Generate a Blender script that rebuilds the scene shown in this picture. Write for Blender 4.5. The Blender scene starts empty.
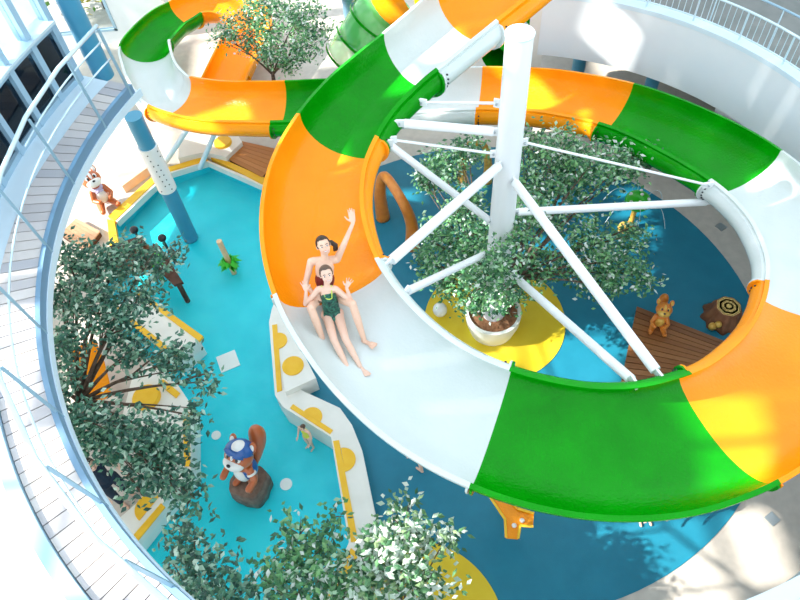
import bpy, bmesh, math, random
import numpy as np
from mathutils import Vector, Matrix
random.seed(7); rng=np.random.default_rng(7)
sc=bpy.context.scene; COL=sc.collection
PI=math.pi
# ---------------------------------------------------------------- camera
F=690.0; H=10.5
_n=np.array([48,484,F]); _n=_n/np.linalg.norm(_n); _up=-_n
_Y=np.array([0,0,1.])-_n[2]*_n; _Y/=np.linalg.norm(_Y); _X=np.cross(_Y,_up)
RM=np.array([_X,_Y,_up])
def P(x,y,z=0.0):
    """point at height z seen in the direction (x,y) of the 800x600 frame"""
    d=RM@np.array([(x-400)/F,(y-300)/F,1.0]); t=(z-H)/d[2]
    return Vector((t*d[0],t*d[1],z))
cam=bpy.data.cameras.new('camera'); co=bpy.data.objects.new('camera',cam); COL.objects.link(co)
cam.sensor_width=36; cam.lens=F/800*36; cam.clip_end=200
M=Matrix.Identity(4)
for i in range(3):
    M[i][0]=RM[i][0]; M[i][1]=-RM[i][1]; M[i][2]=-RM[i][2]
M[2][3]=H; co.matrix_world=M; sc.camera=co
# ---------------------------------------------------------------- world, sun, exposure
w=bpy.data.worlds.new('world'); sc.world=w; w.use_nodes=True
bg=w.node_tree.nodes['Background']; bg.inputs[0].default_value=(0.80,0.91,1.0,1); bg.inputs[1].default_value=1.6
SUN_AZ=math.radians(3); SUN_EL=math.radians(37)
SD=Vector((math.cos(SUN_AZ)*math.cos(SUN_EL),math.sin(SUN_AZ)*math.cos(SUN_EL),-math.sin(SUN_EL)))
sl=bpy.data.lights.new('sun','SUN'); so=bpy.data.objects.new('sun',sl); COL.objects.link(so)
sl.energy=11.0; sl.color=(1.0,0.95,0.86); sl.angle=math.radians(0.8)
so.rotation_euler=SD.to_track_quat('-Z','Y').to_euler()
sc.view_settings.view_transform='Standard'; sc.view_settings.look='None'
sc.view_settings.exposure=0.2; sc.view_settings.gamma=1; sc.view_settings.use_curve_mapping=False
sc.cycles.max_bounces=6; sc.cycles.diffuse_bounces=4; sc.cycles.glossy_bounces=3; sc.cycles.transmission_bounces=4
sc.cycles.transparent_max_bounces=8; sc.cycles.caustics_reflective=False; sc.cycles.caustics_refractive=False
sc.cycles.sample_clamp_indirect=4

# ---------------------------------------------------------------- materials
def mat(name,col,rough=.5,spec=.5,coat=0,metal=0,noise=None,bump=None,trans=0,emis=None,sss=0):
    m=bpy.data.materials.new(name); m.use_nodes=True; nt=m.node_tree; b=nt.nodes['Principled BSDF']
    b.inputs['Base Color'].default_value=(*col,1); b.inputs['Roughness'].default_value=rough
    b.inputs['Specular IOR Level'].default_value=spec; b.inputs['Coat Weight'].default_value=coat
    b.inputs['Coat Roughness'].default_value=.08
    b.inputs['Metallic'].default_value=metal
    if trans: b.inputs['Transmission Weight'].default_value=trans
    tc=nt.nodes.new('ShaderNodeTexCoord')
    if noise:   # (scale, colour2, amount)
        n=nt.nodes.new('ShaderNodeTexNoise'); n.inputs['Scale'].default_value=noise[0]; n.inputs['Detail'].default_value=5
        nt.links.new(tc.outputs['Object'],n.inputs['Vector'])
        mx=nt.nodes.new('ShaderNodeMix'); mx.data_type='RGBA'
        mr=nt.nodes.new('ShaderNodeMapRange'); mr.inputs[1].default_value=.35; mr.inputs[2].default_value=.65; mr.inputs[4].default_value=noise[2]
        nt.links.new(n.outputs['Fac'],mr.inputs[0]); nt.links.new(mr.outputs[0],mx.inputs[0])
        mx.inputs[6].default_value=(*col,1); mx.inputs[7].default_value=(*noise[1],1)
        nt.links.new(mx.outputs[2],b.inputs['Base Color'])
    if bump:    # (scale,strength)
        n=nt.nodes.new('ShaderNodeTexNoise'); n.inputs['Scale'].default_value=bump[0]; n.inputs['Detail'].default_value=3
        nt.links.new(tc.outputs['Object'],n.inputs['Vector'])
        bp=nt.nodes.new('ShaderNodeBump'); bp.inputs['Strength'].default_value=bump[1]; bp.inputs['Distance'].default_value=.02
        nt.links.new(n.outputs['Fac'],bp.inputs['Height']); nt.links.new(bp.outputs[0],b.inputs['Normal'])
    return m
def island_mat(name,cols,rough=.5,spec=.5,trans=0.0):
    """colour varies from piece to piece (leaf, board) of a mesh"""
    m=bpy.data.materials.new(name); m.use_nodes=True; nt=m.node_tree; b=nt.nodes['Principled BSDF']
    g=nt.nodes.new('ShaderNodeNewGeometry'); r=nt.nodes.new('ShaderNodeValToRGB'); r.color_ramp.interpolation='CONSTANT'
    e=r.color_ramp.elements
    for i,(p,c) in enumerate(cols):
        el=e[i] if i<2 else e.new(p)
        el.position=p; el.color=(*c,1)
    nt.links.new(g.outputs['Random Per Island'],r.inputs[0]); nt.links.new(r.outputs[0],b.inputs['Base Color'])
    b.inputs['Roughness'].default_value=rough; b.inputs['Specular IOR Level'].default_value=spec
    if trans:
        t=nt.nodes.new('ShaderNodeBsdfTranslucent'); nt.links.new(r.outputs[0],t.inputs[0])
        mx=nt.nodes.new('ShaderNodeMixShader'); mx.inputs[0].default_value=trans
        nt.links.new(b.outputs[0],mx.inputs[1]); nt.links.new(t.outputs[0],mx.inputs[2])
        nt.links.new(mx.outputs[0],nt.nodes['Material Output'].inputs[0])
    return m
MT={}
MT['orange']=mat('orange_fibreglass',(.92,.29,.004),.20,.2,.05,noise=(1.3,(.95,.34,.010),.7),bump=(26,.28))
MT['green']=mat('green_fibreglass',(.001,.235,.002),.18,.14,.05,noise=(1.5,(.002,.31,.003),.8),bump=(26,.35))
MT['white']=mat('white_fibreglass',(.60,.66,.635),.22,.45,.2,noise=(1.5,(.67,.71,.70),.7),bump=(26,.15))
MT['white_paint']=mat('white_painted_steel',(.82,.84,.85),.35,.5)
MT['wall']=mat('pale_plaster',(.80,.84,.86),.7,.3,noise=(2,(.74,.80,.84),.5))
MT['wallb']=mat('pale_blue_plaster',(.62,.76,.84),.6,.3,noise=(1.2,(.70,.81,.87),.6))
MT['floor']=mat('beige_stone_floor',(.58,.53,.47),.5,.4,noise=(7,(.50,.46,.41),.8))
MT['blue']=mat('blue_rubber_surface',(.010,.180,.275),.45,.35,noise=(3,(.014,.205,.31),.8),bump=(90,.15))
MT['yellowfloor']=mat('yellow_rubber_surface',(.72,.50,.015),.5,.4,noise=(3,(.76,.56,.03),.8))
MT['pool']=mat('turquoise_pool_lining',(.0,.60,.72),.5,.3,noise=(2.5,(.02,.68,.78),.8))
MT['curb']=mat('white_pool_curb',(.83,.82,.76),.4,.4,noise=(4,(.76,.76,.70),.7))
MT['yellow']=mat('yellow_foam_pad',(.86,.48,.02),.45,.4,noise=(8,(.90,.56,.04),.6))
MT['steelblue']=mat('blue_grey_steel',(.30,.46,.56),.3,.6,metal=.2)
MT['rail']=mat('pale_blue_handrail',(.60,.76,.84),.25,.6,metal=.2)
MT['mullion']=mat('blue_aluminium_mullion',(.33,.50,.62),.35,.5)
MT['bluecol']=mat('blue_painted_column',(.05,.27,.42),.4,.5,noise=(2,(.07,.31,.47),.6))
MT['greycol']=mat('grey_blue_column',(.16,.28,.40),.4,.5)
MT['dark']=mat('dark_rubber',(.02,.025,.03),.4,.5)
MT['bark']=mat('tree_bark',(.10,.065,.045),.8,.2,noise=(14,(.17,.12,.09),.9),bump=(25,.5))
MT['soil']=mat('soil_and_bark_chips',(.23,.10,.05),.9,.1,noise=(30,(.35,.17,.09),1))
MT['wood']=mat('brown_decking',(.26,.105,.035),.4,.4,noise=(4,(.34,.15,.055),.8))
MT['brownres']=mat('brown_cast_resin',(.36,.13,.03),.35,.5,noise=(10,(.45,.19,.05),.8),bump=(14,.4))
MT['amber']=mat('amber_cast_resin',(.72,.24,.03),.3,.5,noise=(9,(.62,.17,.02),.8),bump=(10,.3))
MT['darkwood']=mat('dark_brown_timber',(.07,.03,.018),.6,.3,noise=(8,(.11,.05,.03),.8),bump=(15,.3))
MT['stumpbark']=mat('brown_stump_bark',(.17,.06,.025),.5,.4,noise=(7,(.27,.11,.045),.9),bump=(12,.6))
MT['skin']=mat('fair_skin',(.80,.50,.36),.5,.35,noise=(12,(.84,.56,.43),.5))
MT['skinf']=mat('pale_skin',(.82,.53,.40),.5,.35,noise=(12,(.85,.58,.46),.5))
MT['hairdark']=mat('dark_brown_hair',(.030,.016,.010),.4,.5,bump=(60,.5))
MT['hairmid']=mat('wet_brown_hair',(.11,.065,.04),.35,.5,bump=(60,.5))
MT['suit']=mat('dark_green_leafy_swimwear',(.008,.035,.035),.45,.4,noise=(38,(.03,.20,.13),1))
MT['strap']=mat('lime_strap',(.60,.75,.12),.5,.4)
MT['redsuit']=mat('wine_red_swimwear',(.20,.02,.02),.5,.4)
MT['lips']=mat('lips',(.60,.16,.13),.4,.4)
MT['teeth']=mat('white_teeth',(.9,.88,.84),.3,.4)
MT['eyes']=mat('dark_eyes',(.03,.02,.02),.2,.6)
MT['eyewhite']=mat('eye_white',(.9,.9,.9),.3,.5)
MT['cartoonbrown']=mat('chestnut_painted_resin',(.50,.12,.03),.3,.5,coat=.3)
MT['cartoonwhite']=mat('white_painted_resin',(.86,.85,.82),.3,.5,coat=.3)
MT['cartoonblue']=mat('royal_blue_painted_resin',(.01,.10,.36),.3,.5,coat=.3)
MT['lilac']=mat('lilac_painted_resin',(.55,.50,.72),.3,.5)
MT['leafgreen']=mat('bright_green_plastic',(.03,.50,.02),.3,.5)
MT['black']=mat('black_plastic',(.015,.015,.02),.3,.5)
MT['darkcloth']=mat('dark_navy_cloth',(.02,.035,.06),.8,.2)
MT['metal']=mat('galvanised_steel',(.55,.60,.62),.3,.5,metal=.8)
MT['ringwood']=mat('pale_ring_wood',(.80,.55,.17),.5,.4)
MT['peach']=mat('sand_coloured_cushion',(.80,.55,.38),.6,.3,noise=(5,(.86,.64,.48),.8))
MT['gold']=mat('golden_resin',(.80,.50,.10),.4,.5,noise=(14,(.62,.30,.04),.9),bump=(20,.4))
MT['deckboard']=island_mat('weathered_grey_deckboard',[(0,(.50,.47,.47)),(.25,(.58,.54,.53)),(.5,(.45,.44,.46)),(.75,(.63,.58,.55))],.6,.3)
MT['woodboard']=island_mat('brown_deckboard',[(0,(.27,.105,.035)),(.25,(.33,.14,.05)),(.5,(.22,.085,.03)),(.75,(.30,.12,.04))],.38,.4)
MT['woodboard2']=island_mat('light_brown_deckboard',[(0,(.42,.25,.15)),(.3,(.36,.21,.12)),(.6,(.47,.29,.18)),(.8,(.40,.24,.14))],.5,.3)
MT['woodboard3']=island_mat('orange_brown_deckboard',[(0,(.50,.20,.05)),(.3,(.44,.17,.045)),(.6,(.56,.24,.07)),(.8,(.47,.19,.05))],.45,.3)
MT['leafA']=island_mat('ficus_leaf',[(0,(0.068,0.230,0.095)),(.25,(0.121,0.351,0.135)),(.45,(0.041,0.149,0.081)),(.62,(0.230,0.486,0.189)),(.78,(0.405,0.621,0.405)),(.90,(0.743,0.800,0.743))],.28,.6,.3)  # palest leaf colours stand in for white glints on the foliage
MT['leafD']=island_mat('dark_ficus_leaf',[(0,(0.041,0.162,0.108)),(.3,(0.081,0.243,0.149)),(.5,(0.024,0.095,0.068)),(.68,(0.176,0.365,0.230)),(.82,(0.324,0.513,0.392)),(.93,(0.608,0.769,0.648))],.28,.6,.25)  # pale steps paint highlights into the leaf colour
MT['leafV']=island_mat('variegated_leaf',[(0,(.05,.16,.07)),(.2,(.12,.28,.12)),(.4,(.55,.68,.55)),(.65,(.78,.84,.76)),(.85,(.30,.45,.22))],.35,.5,.25)
MT['leafB']=island_mat('outdoor_leaf',[(0,(.10,.25,.03)),(.35,(.35,.45,.05)),(.7,(.65,.50,.08))],.5,.3,.3)
def water_mat():
    m=bpy.data.materials.new('pool_water'); m.use_nodes=True; nt=m.node_tree; nt.nodes.clear()
    o=nt.nodes.new('ShaderNodeOutputMaterial'); t=nt.nodes.new('ShaderNodeBsdfTransparent'); t.inputs[0].default_value=(.95,.995,1.0,1)
    g=nt.nodes.new('ShaderNodeBsdfGlossy'); g.inputs['Roughness'].default_value=.06
    fr=nt.nodes.new('ShaderNodeFresnel'); fr.inputs[0].default_value=1.33
    n=nt.nodes.new('ShaderNodeTexNoise'); n.inputs['Scale'].default_value=9; n.inputs['Detail'].default_value=4
    tc=nt.nodes.new('ShaderNodeTexCoord'); nt.links.new(tc.outputs['Object'],n.inputs['Vector'])
    b=nt.nodes.new('ShaderNodeBump'); b.inputs['Strength'].default_value=.9; b.inputs['Distance'].default_value=.05
    nt.links.new(n.outputs['Fac'],b.inputs['Height'])
    for q in (g,fr): nt.links.new(b.outputs[0],q.inputs['Normal'])
    gm=nt.nodes.new('ShaderNodeNewGeometry'); mu=nt.nodes.new('ShaderNodeMath'); mu.operation='SUBTRACT'; mu.use_clamp=True
    nt.links.new(fr.outputs[0],mu.inputs[0]); nt.links.new(gm.outputs['Backfacing'],mu.inputs[1])
    mx=nt.nodes.new('ShaderNodeMixShader'); nt.links.new(mu.outputs[0],mx.inputs[0]); nt.links.new(t.outputs[0],mx.inputs[1]); nt.links.new(g.outputs[0],mx.inputs[2])
    nt.links.new(mx.outputs[0],o.inputs[0]); return m
MT['water']=water_mat()
def glass_mat(name,tint,gl=.12):
    m=bpy.data.materials.new(name); m.use_nodes=True; nt=m.node_tree; nt.nodes.clear()
    o=nt.nodes.new('ShaderNodeOutputMaterial'); t=nt.nodes.new('ShaderNodeBsdfTransparent'); t.inputs[0].default_value=(*tint,1)
    g=nt.nodes.new('ShaderNodeBsdfGlossy'); g.inputs['Roughness'].default_value=.02
    fr=nt.nodes.new('ShaderNodeFresnel'); fr.inputs[0].default_value=1.45
    gm=nt.nodes.new('ShaderNodeNewGeometry'); mu=nt.nodes.new('ShaderNodeMath'); mu.operation='SUBTRACT'; mu.use_clamp=True
    nt.links.new(fr.outputs[0],mu.inputs[0]); nt.links.new(gm.outputs['Backfacing'],mu.inputs[1])
    mx=nt.nodes.new('ShaderNodeMixShader'); nt.links.new(mu.outputs[0],mx.inputs[0]); nt.links.new(t.outputs[0],mx.inputs[1]); nt.links.new(g.outputs[0],mx.inputs[2])
    nt.links.new(mx.outputs[0],o.inputs[0]); return m
MT['glass']=glass_mat('window_glass',(.92,.97,1.0))
MT['darkglass']=glass_mat('tinted_glass',(.30,.40,.46))
MT['sunmaskpanel']=None
def sun_mask_mat():
    m=bpy.data.materials.new('translucent_sun_mask_panel'); m.use_nodes=True; nt=m.node_tree; nt.nodes.clear()
    o=nt.nodes.new('ShaderNodeOutputMaterial'); d=nt.nodes.new('ShaderNodeBsdfDiffuse'); d.inputs[0].default_value=(.8,.82,.85,1)
    t=nt.nodes.new('ShaderNodeBsdfTranslucent'); t.inputs[0].default_value=(.80,.86,.92,1)
    mx=nt.nodes.new('ShaderNodeMixShader'); mx.inputs[0].default_value=.6
    nt.links.new(d.outputs[0],mx.inputs[1]); nt.links.new(t.outputs[0],mx.inputs[2]); nt.links.new(mx.outputs[0],o.inputs[0]); return m
MT['sunmaskpanel']=sun_mask_mat()

# ---------------------------------------------------------------- mesh helpers
class MB:
    def __init__(s): s.v=[]; s.f=[]
    def add(s,vs,fs):
        o=len(s.v); s.v+= [tuple(v) for v in vs]; s.f+=[tuple(i+o for i in f) for f in fs]; return s
    def box(s,c,d,rz=0,rot=None):
        R=rot if rot is not None else Matrix.Rotation(rz,3,'Z'); c=Vector(c)
        vs=[c+R@Vector((x*d[0]/2,y*d[1]/2,z*d[2]/2)) for x in(-1,1) for y in(-1,1) for z in(-1,1)]
        return s.add(vs,[(0,1,3,2),(4,6,7,5),(0,4,5,1),(2,3,7,6),(0,2,6,4),(1,5,7,3)])
    def tube(s,pts,r,n=10,caps=True,flat=None):
        pts=[Vector(p) for p in pts]; rs=r if isinstance(r,(list,tuple)) else [r]*len(pts)
        V=[];N=len(pts); a=None
        for i,p in enumerate(pts):
            t=(pts[min(i+1,N-1)]-pts[max(i-1,0)]).normalized()
            if a is None:
                a=t.orthogonal().normalized()
                if abs(t.z)<.99: a=(Vector((0,0,1))-t*t.z).normalized()
            a=(a-t*a.dot(t)).normalized(); b=t.cross(a)
            for k in range(n):
                th=2*PI*k/n+PI/n; V.append(p+(a*math.cos(th)*(flat or 1)+b*math.sin(th))*rs[i])
        Fc=[(i*n+k,i*n+(k+1)%n,(i+1)*n+(k+1)%n,(i+1)*n+k) for i in range(N-1) for k in range(n)]
        if caps: Fc+=[tuple(range(n))[::-1],tuple((N-1)*n+k for k in range(n))]
        return s.add(V,Fc)
    def prism(s,poly,z0,z1):
        n=len(poly); A=0
        for i in range(n): A+=poly[i][0]*poly[(i+1)%n][1]-poly[(i+1)%n][0]*poly[i][1]
        if A<0: poly=poly[::-1]
        V=[(p[0],p[1],z0) for p in poly]+[(p[0],p[1],z1) for p in poly]
        return s.add(V,[tuple(range(n))[::-1],tuple(range(n,2*n))]+[(i,(i+1)%n,n+(i+1)%n,n+i) for i in range(n)])
    def lathe(s,c,prof,n=32,jag=None):
        c=Vector(c); V=[]
        for (r,z) in prof:
            for k in range(n):
                rr=r*(jag(k,z) if jag else 1); V.append(c+Vector((rr*math.cos(2*PI*k/n),rr*math.sin(2*PI*k/n),z)))
        m=len(prof)
        Fc=[(i*n+k,i*n+(k+1)%n,(i+1)*n+(k+1)%n,(i+1)*n+k) for i in range(m-1) for k in range(n)]
        Fc+=[tuple(range(n))[::-1],tuple((m-1)*n+k for k in range(n))]
        return s.add(V,Fc)
    def ell(s,c,r,R=None,nu=16,nv=10,keep=None):
        c=Vector(c); r=(r,r,r) if not isinstance(r,(tuple,list)) else r; R=R or Matrix.Identity(3)
        V=[];loc=[]
        for j in range(nv+1):
            ph=PI*j/nv
            for i in range(nu):
                th=2*PI*i/nu; q=Vector((math.sin(ph)*math.cos(th),math.sin(ph)*math.sin(th),math.cos(ph)))
                loc.append(q); V.append(c+R@Vector((q.x*r[0],q.y*r[1],q.z*r[2])))
        Fc=[]
        for j in range(nv):
            for i in range(nu):
                f=(j*nu+i,(j+1)*nu+i,(j+1)*nu+(i+1)%nu,j*nu+(i+1)%nu)
                if keep is None or keep(sum((loc[k] for k in f),Vector())/4): Fc.append(f)
        return s.add(V,Fc)
    def cap(s,a,b,ra,rb,n=12,fl=1.0,side=None):
        """closed tapered capsule from a to b; side = direction flattened by fl"""
        a=Vector(a);b=Vector(b); t=(b-a); L=t.length; t.normalize()
        u=(side-t*side.dot(t)).normalized() if side is not None else t.orthogonal().normalized(); v=t.cross(u)
        prof=[(-ra,.001),(-ra*.87,ra*.5),(-ra*.5,ra*.87),(0,ra),(L*.5,(ra+rb)/2),(L,rb),(L+rb*.5,rb*.87),(L+rb*.87,rb*.5),(L+rb,.001)]
        V=[a+t*h+(u*math.cos(2*PI*k/n)*fl+v*math.sin(2*PI*k/n))*r for h,r in prof for k in range(n)]
        m=len(prof)
        Fc=[(i*n+k,i*n+(k+1)%n,(i+1)*n+(k+1)%n,(i+1)*n+k) for i in range(m-1) for k in range(n)]
        Fc+=[tuple(range(n))[::-1],tuple((m-1)*n+k for k in range(n))]
        return s.add(V,Fc)
    def ring(s,r0,r1,z0,z1,a0,a1,n=48,c=None):
        c=c or CEN; V=[]
        for i in range(n+1):
            t=math.radians(a0+(a1-a0)*i/n); q=(math.cos(t),math.sin(t))
            for r,z in ((r0,z0),(r1,z0),(r1,z1),(r0,z1)): V.append((c[0]+r*q[0],c[1]+r*q[1],z))
        Fc=[(i*4+k,(i+1)*4+k,(i+1)*4+(k+1)%4,i*4+(k+1)%4) for i in range(n) for k in range(4)]
        Fc+=[(0,1,2,3),(n*4+3,n*4+2,n*4+1,n*4)]
        return s.add(V,Fc)
    def mesh(s,name):
        me=bpy.data.meshes.new(name); me.from_pydata(s.v,[],s.f); me.update(); return me
    def build(s,name,m,parent=None,smooth=False,normals=True,auto=None):
        me=s.mesh(name)
        if normals:
            bm=bmesh.new(); bm.from_mesh(me); bmesh.ops.recalc_face_normals(bm,faces=bm.faces); bm.to_mesh(me); bm.free()
        if smooth or auto: me.shade_smooth()
        if auto: 
            try: me.set_sharp_from_angle(angle=math.radians(auto))
            except Exception: pass
        me.materials.append(MT[m] if isinstance(m,str) else m)
        o=bpy.data.objects.new(name,me); COL.objects.link(o)
        if parent is not None:
            o.parent=parent; o.matrix_parent_inverse=Matrix.Translation(-parent.location) if False else parent_world(parent).inverted()
        return o
def parent_world(p):
    m=p.matrix_basis.copy(); q=p
    while q.parent is not None:
        m=q.parent.matrix_basis@q.matrix_parent_inverse@m if False else (q.parent.matrix_basis@q.matrix_parent_inverse)@m; q=q.parent
    return m
def tag(o,label=None,cat=None,group=None,kind=None):
    if label: o['label']=label
    if cat: o['category']=cat
    if group: o['group']=group
    if kind: o['kind']=kind
    return o
def thing(name,label,cat,loc=(0,0,0),group=None):
    o=bpy.data.objects.new(name,None); COL.objects.link(o); o.location=loc; o.empty_display_size=.1
    return tag(o,label,cat,group)
def struct(name,mb,m,label=None,**k):
    o=mb.build(name,m,**k); o['kind']='structure'
    if label: o['label']=label
    return o
def remesh(mb,name,m,parent,voxel=.008,smooth=4):
    """one continuous surface out of overlapping solids"""
    me=mb.mesh(name+'_raw'); bm=bmesh.new(); bm.from_mesh(me); bmesh.ops.recalc_face_normals(bm,faces=bm.faces); bm.to_mesh(me); bm.free()
    o=bpy.data.objects.new(name,me); COL.objects.link(o)
    r=o.modifiers.new('r','REMESH'); r.mode='VOXEL'; r.voxel_size=voxel
    if smooth:
        q=o.modifiers.new('s','SMOOTH'); q.factor=.5; q.iterations=smooth
    bpy.context.view_layer.update()
    dg=bpy.context.evaluated_depsgraph_get(); me2=bpy.data.meshes.new_from_object(o.evaluated_get(dg))
    o.modifiers.clear(); o.data=me2; bpy.data.meshes.remove(me); me2.name=name
    me2.materials.clear(); me2.materials.append(MT[m] if isinstance(m,str) else m); me2.shade_smooth()
    if parent is not None: o.parent=parent; o.matrix_parent_inverse=parent_world(parent).inverted()
    return o
CEN=(1.70,6.43)
def pol(r,deg,z): t=math.radians(deg); return Vector((CEN[0]+r*math.cos(t),CEN[1]+r*math.sin(t),z))
# ================================================================ the building
def PP(pts,z=0.0): return [P(x,y,z).xy[:] for x,y in pts]
POOL=PP([(207,161),(265,186),(300,228),(292,270),(274,300),(270,322),(276,395),(284,408),(331,438),(349,543),(324,602),(310,650),(60,660),(95,590),(130,546),(176,489),(191,472),(191,405),(178,385),(150,362),(120,335),(105,290),(119,245),(116,220),(156,180)])
def floor_mesh():
    bm=bmesh.new()
    outer=[(-16,-4),(16,-4),(16,30),(-16,30)]
    ed=[]
    for loop in (outer,POOL):
        vs=[bm.verts.new((x,y,0)) for x,y in loop]
        ed+=[bm.edges.new((vs[i],vs[(i+1)%len(vs)])) for i in range(len(vs))]
    bmesh.ops.triangle_fill(bm,use_beauty=True,use_dissolve=False,edges=ed)
    for f in bm.faces:
        if f.normal.z<0: f.normal_flip()
    # remove faces inside the pool
    def inside(p,poly):
        c=False; n=len(poly)
        for i in range(n):
            a=poly[i]; b=poly[i-1]
            if (a[1]>p.y)!=(b[1]>p.y) and p.x<(b[0]-a[0])*(p.y-a[1])/(b[1]-a[1])+a[0]: c=not c
        return c
    bad=[f for f in bm.faces if inside(f.calc_center_median(),POOL)]
    bmesh.ops.delete(bm,geom=bad,context='FACES_ONLY')
    me=bpy.data.meshes.new('floor'); bm.to_mesh(me); bm.free(); me.materials.append(MT['floor'])
    o=bpy.data.objects.new('floor',me); COL.objects.link(o); o['kind']='structure'
floor_mesh()
# pool basin: bottom and sides
b=MB(); n=len(POOL)
b.add([(x,y,-.32) for x,y in POOL]+[(x,y,-.001) for x,y in POOL],[tuple(range(n))]+[(i,(i+1)%n,n+(i+1)%n,n+i) for i in range(n)])
o=struct('trim_1',b,'pool',normals=False,label='turquoise basin of the wading pool')
b=MB(); b.add([(x,y,-.07) for x,y in POOL],[tuple(range(n))]); o=b.build('pool_water','water',normals=False)
if o.data.polygons[0].normal.z<0: o.data.flip_normals()
tag(o,'clear turquoise water filling the angular wading pool','water',kind='stuff')
# blue rubber play surface (a disc clipped by the pool wall)
BC=(1.54,6.53); BR=4.74
arc=[(BC[0]+BR*math.cos(math.radians(a)),BC[1]+BR*math.sin(math.radians(a))) for a in range(-118,151,3)]
left=PP([(300,250),(301,300),(300,340),(299,389),(340,409),(352,426),(362,451),(378,532),(368,600)],0.0)
b=MB(); b.prism(arc+left,.001,.012); struct('trim_2',b,'blue',label='large round blue rubber play surface')
b=MB(); b.lathe((1.66,6.75,0),[(1.26,.004),(1.26,.022)],72); struct('trim_3',b,'yellowfloor',label='yellow rubber disc around the central planter')
disc2=[(-.30+1.31*math.cos(math.radians(a)),1.70+1.31*math.sin(math.radians(a))) for a in range(0,360,5)]
b=MB(); b.prism(disc2,.004,.022); struct('trim_4',b,'yellowfloor',label='yellow rubber disc at the foot of the photo')
# right balcony parapet ring, balcony floor, wall below
b=MB(); b.ring(5.05,5.25,2.2,3.44,-8,74,80); struct('wall_right',b,'wall',auto=40)
b=MB(); b.ring(5.40,5.56,2.2,3.46,-110,-8,80); struct('wall_right',b,'wallb',auto=40)
b=MB(); b.ring(5.04,5.27,3.38,3.46,-8,74,80); struct('trim_5',b,'wallb',auto=40,label='pale blue coping band along the balcony parapet')
b=MB(); b.ring(5.25,9.5,2.75,2.92,-8,74,80); struct('trim_6',b,mat('grey_balcony_floor',(.17,.18,.17),.6,.3,noise=(3,(.22,.22,.21),.8)),auto=40,label='grey floor of the upper right balcony')
b=MB(); b.ring(5.56,9.5,3.30,3.44,-110,-8,60); struct('floor',b,'wallb',auto=40)
b=MB(); b.ring(6.9,7.1,0,2.74,-8,41,60); struct('wall_right',b,'wall',auto=40)
b=MB(); b.ring(9.5,9.7,0,6,-60,74,60); struct('wall_back',b,'wallb',auto=40)
b=MB(); p=pol(5.15,74.6,0); b.box((p.x,p.y,1.7),(.12,.3,3.4),rz=math.radians(74)); struct('trim_7',b,'curb',label='cream end post of the balcony parapet')
# columns under the balcony
for a in (66,52):
    p=pol(6.4,a,0); b=MB(); b.tube([(p.x,p.y,0),(p.x,p.y,2.74)],.14,20)
    tag(b.build('support_column','bluecol',auto=40),'blue column standing under the right balcony','column',group='columns under the right balcony')
# balcony railing
rl=thing('balcony_railing','pale steel balustrade with thin upright bars on top of the curved white parapet','railing',pol(5.15,50,3.46))
def arcpts(r,z,a0,a1,n): return [pol(r,a0+(a1-a0)*i/n,z) for i in range(n+1)]
b=MB(); b.tube(arcpts(5.15,3.96,-12,73,60),.020,8); b.build('top_rail','rail',rl,smooth=True)
b=MB(); b.tube(arcpts(5.15,3.54,-12,73,60),.014,8); b.build('bottom_rail','rail',rl,smooth=True)
a=72.5; k=0
while a>2:
    b=MB()
    if k%8==0: p=pol(5.15,a,3.46); b.tube([p,p+Vector((0,0,.50))],.016,8); b.build('post','rail',rl)
    else: p=pol(5.15,a,3.54); b.tube([p,p+Vector((0,0,.42))],.0065,6); b.build('baluster','rail',rl)
    a-=1.15; k+=1
rl2=thing('handrail','thin dark handrail on short posts behind the parapet balustrade','railing',pol(5.75,40,2.92))
b=MB(); b.tube(arcpts(5.75,3.85,-5,60,40),.018,8); b.build('top_rail','steelblue',rl2,smooth=True)
for a in (55,44,33,22,11): p=pol(5.75,a,2.92); b=MB(); b.tube([p,p+Vector((0,0,.93))],.012,8); b.build('post','rail',rl2)

# left gallery: decking, beam, fascia, kerb, ledge
CEN=(1.77,6.20)
GA0,GA1=153.6,261
gw=thing('gallery_walkway','curved walkway of weathered grey boards along the left side','walkway',pol(6.4,200,4.1))
b=MB(); st=1.42; a=GA0
while a<GA1:
    V=[]
    for aa in (a+.05,a+st-.07):
        for r in (6.15,float(np.interp(aa,[154,165,175,190],[6.50,6.52,6.60,6.625]))): 
            for z in (4.07,4.11): V.append(pol(r,aa,z))
    b.add(V,[(0,1,3,2),(4,6,7,5),(0,4,5,1),(2,3,7,6),(0,2,6,4),(1,5,7,3)]); a+=st
b.build('decking','deckboard',gw)
b=MB(); b.ring(6.085,6.145,3.98,4.135,GA0,GA1,70); b.build('edge_beam','greycol',gw,auto=40)
b=MB(); b.ring(6.635,6.77,4.0,4.17,188,GA1,60); b.build('kerb','mullion',gw,auto=40)
b=MB(); b.ring(6.15,6.48,3.95,4.065,GA0,GA1,70); b.build('underlay','dark',gw,auto=40)
b=MB(); b.ring(6.48,6.63,3.95,4.065,186,GA1,70); b.build('underlay','dark',gw,auto=40)
b=MB(); b.ring(6.48,7.02,3.95,4.08,GA0,188,50); b.build('pale_border','wallb',gw,auto=40)
b=MB(); b.ring(6.065,6.082,3.86,3.99,GA0-1,GA1,70); struct('wall_left',b,'wallb',auto=40)
b=MB(); b.ring(6.084,12.5,3.87,3.94,GA0-1,GA1,70); struct('floor',b,'wall',auto=40)
b=MB(); b.ring(6.775,12.5,3.945,4.06,GA0,GA1,70); struct('floor',b,'wall',auto=40)
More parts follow.
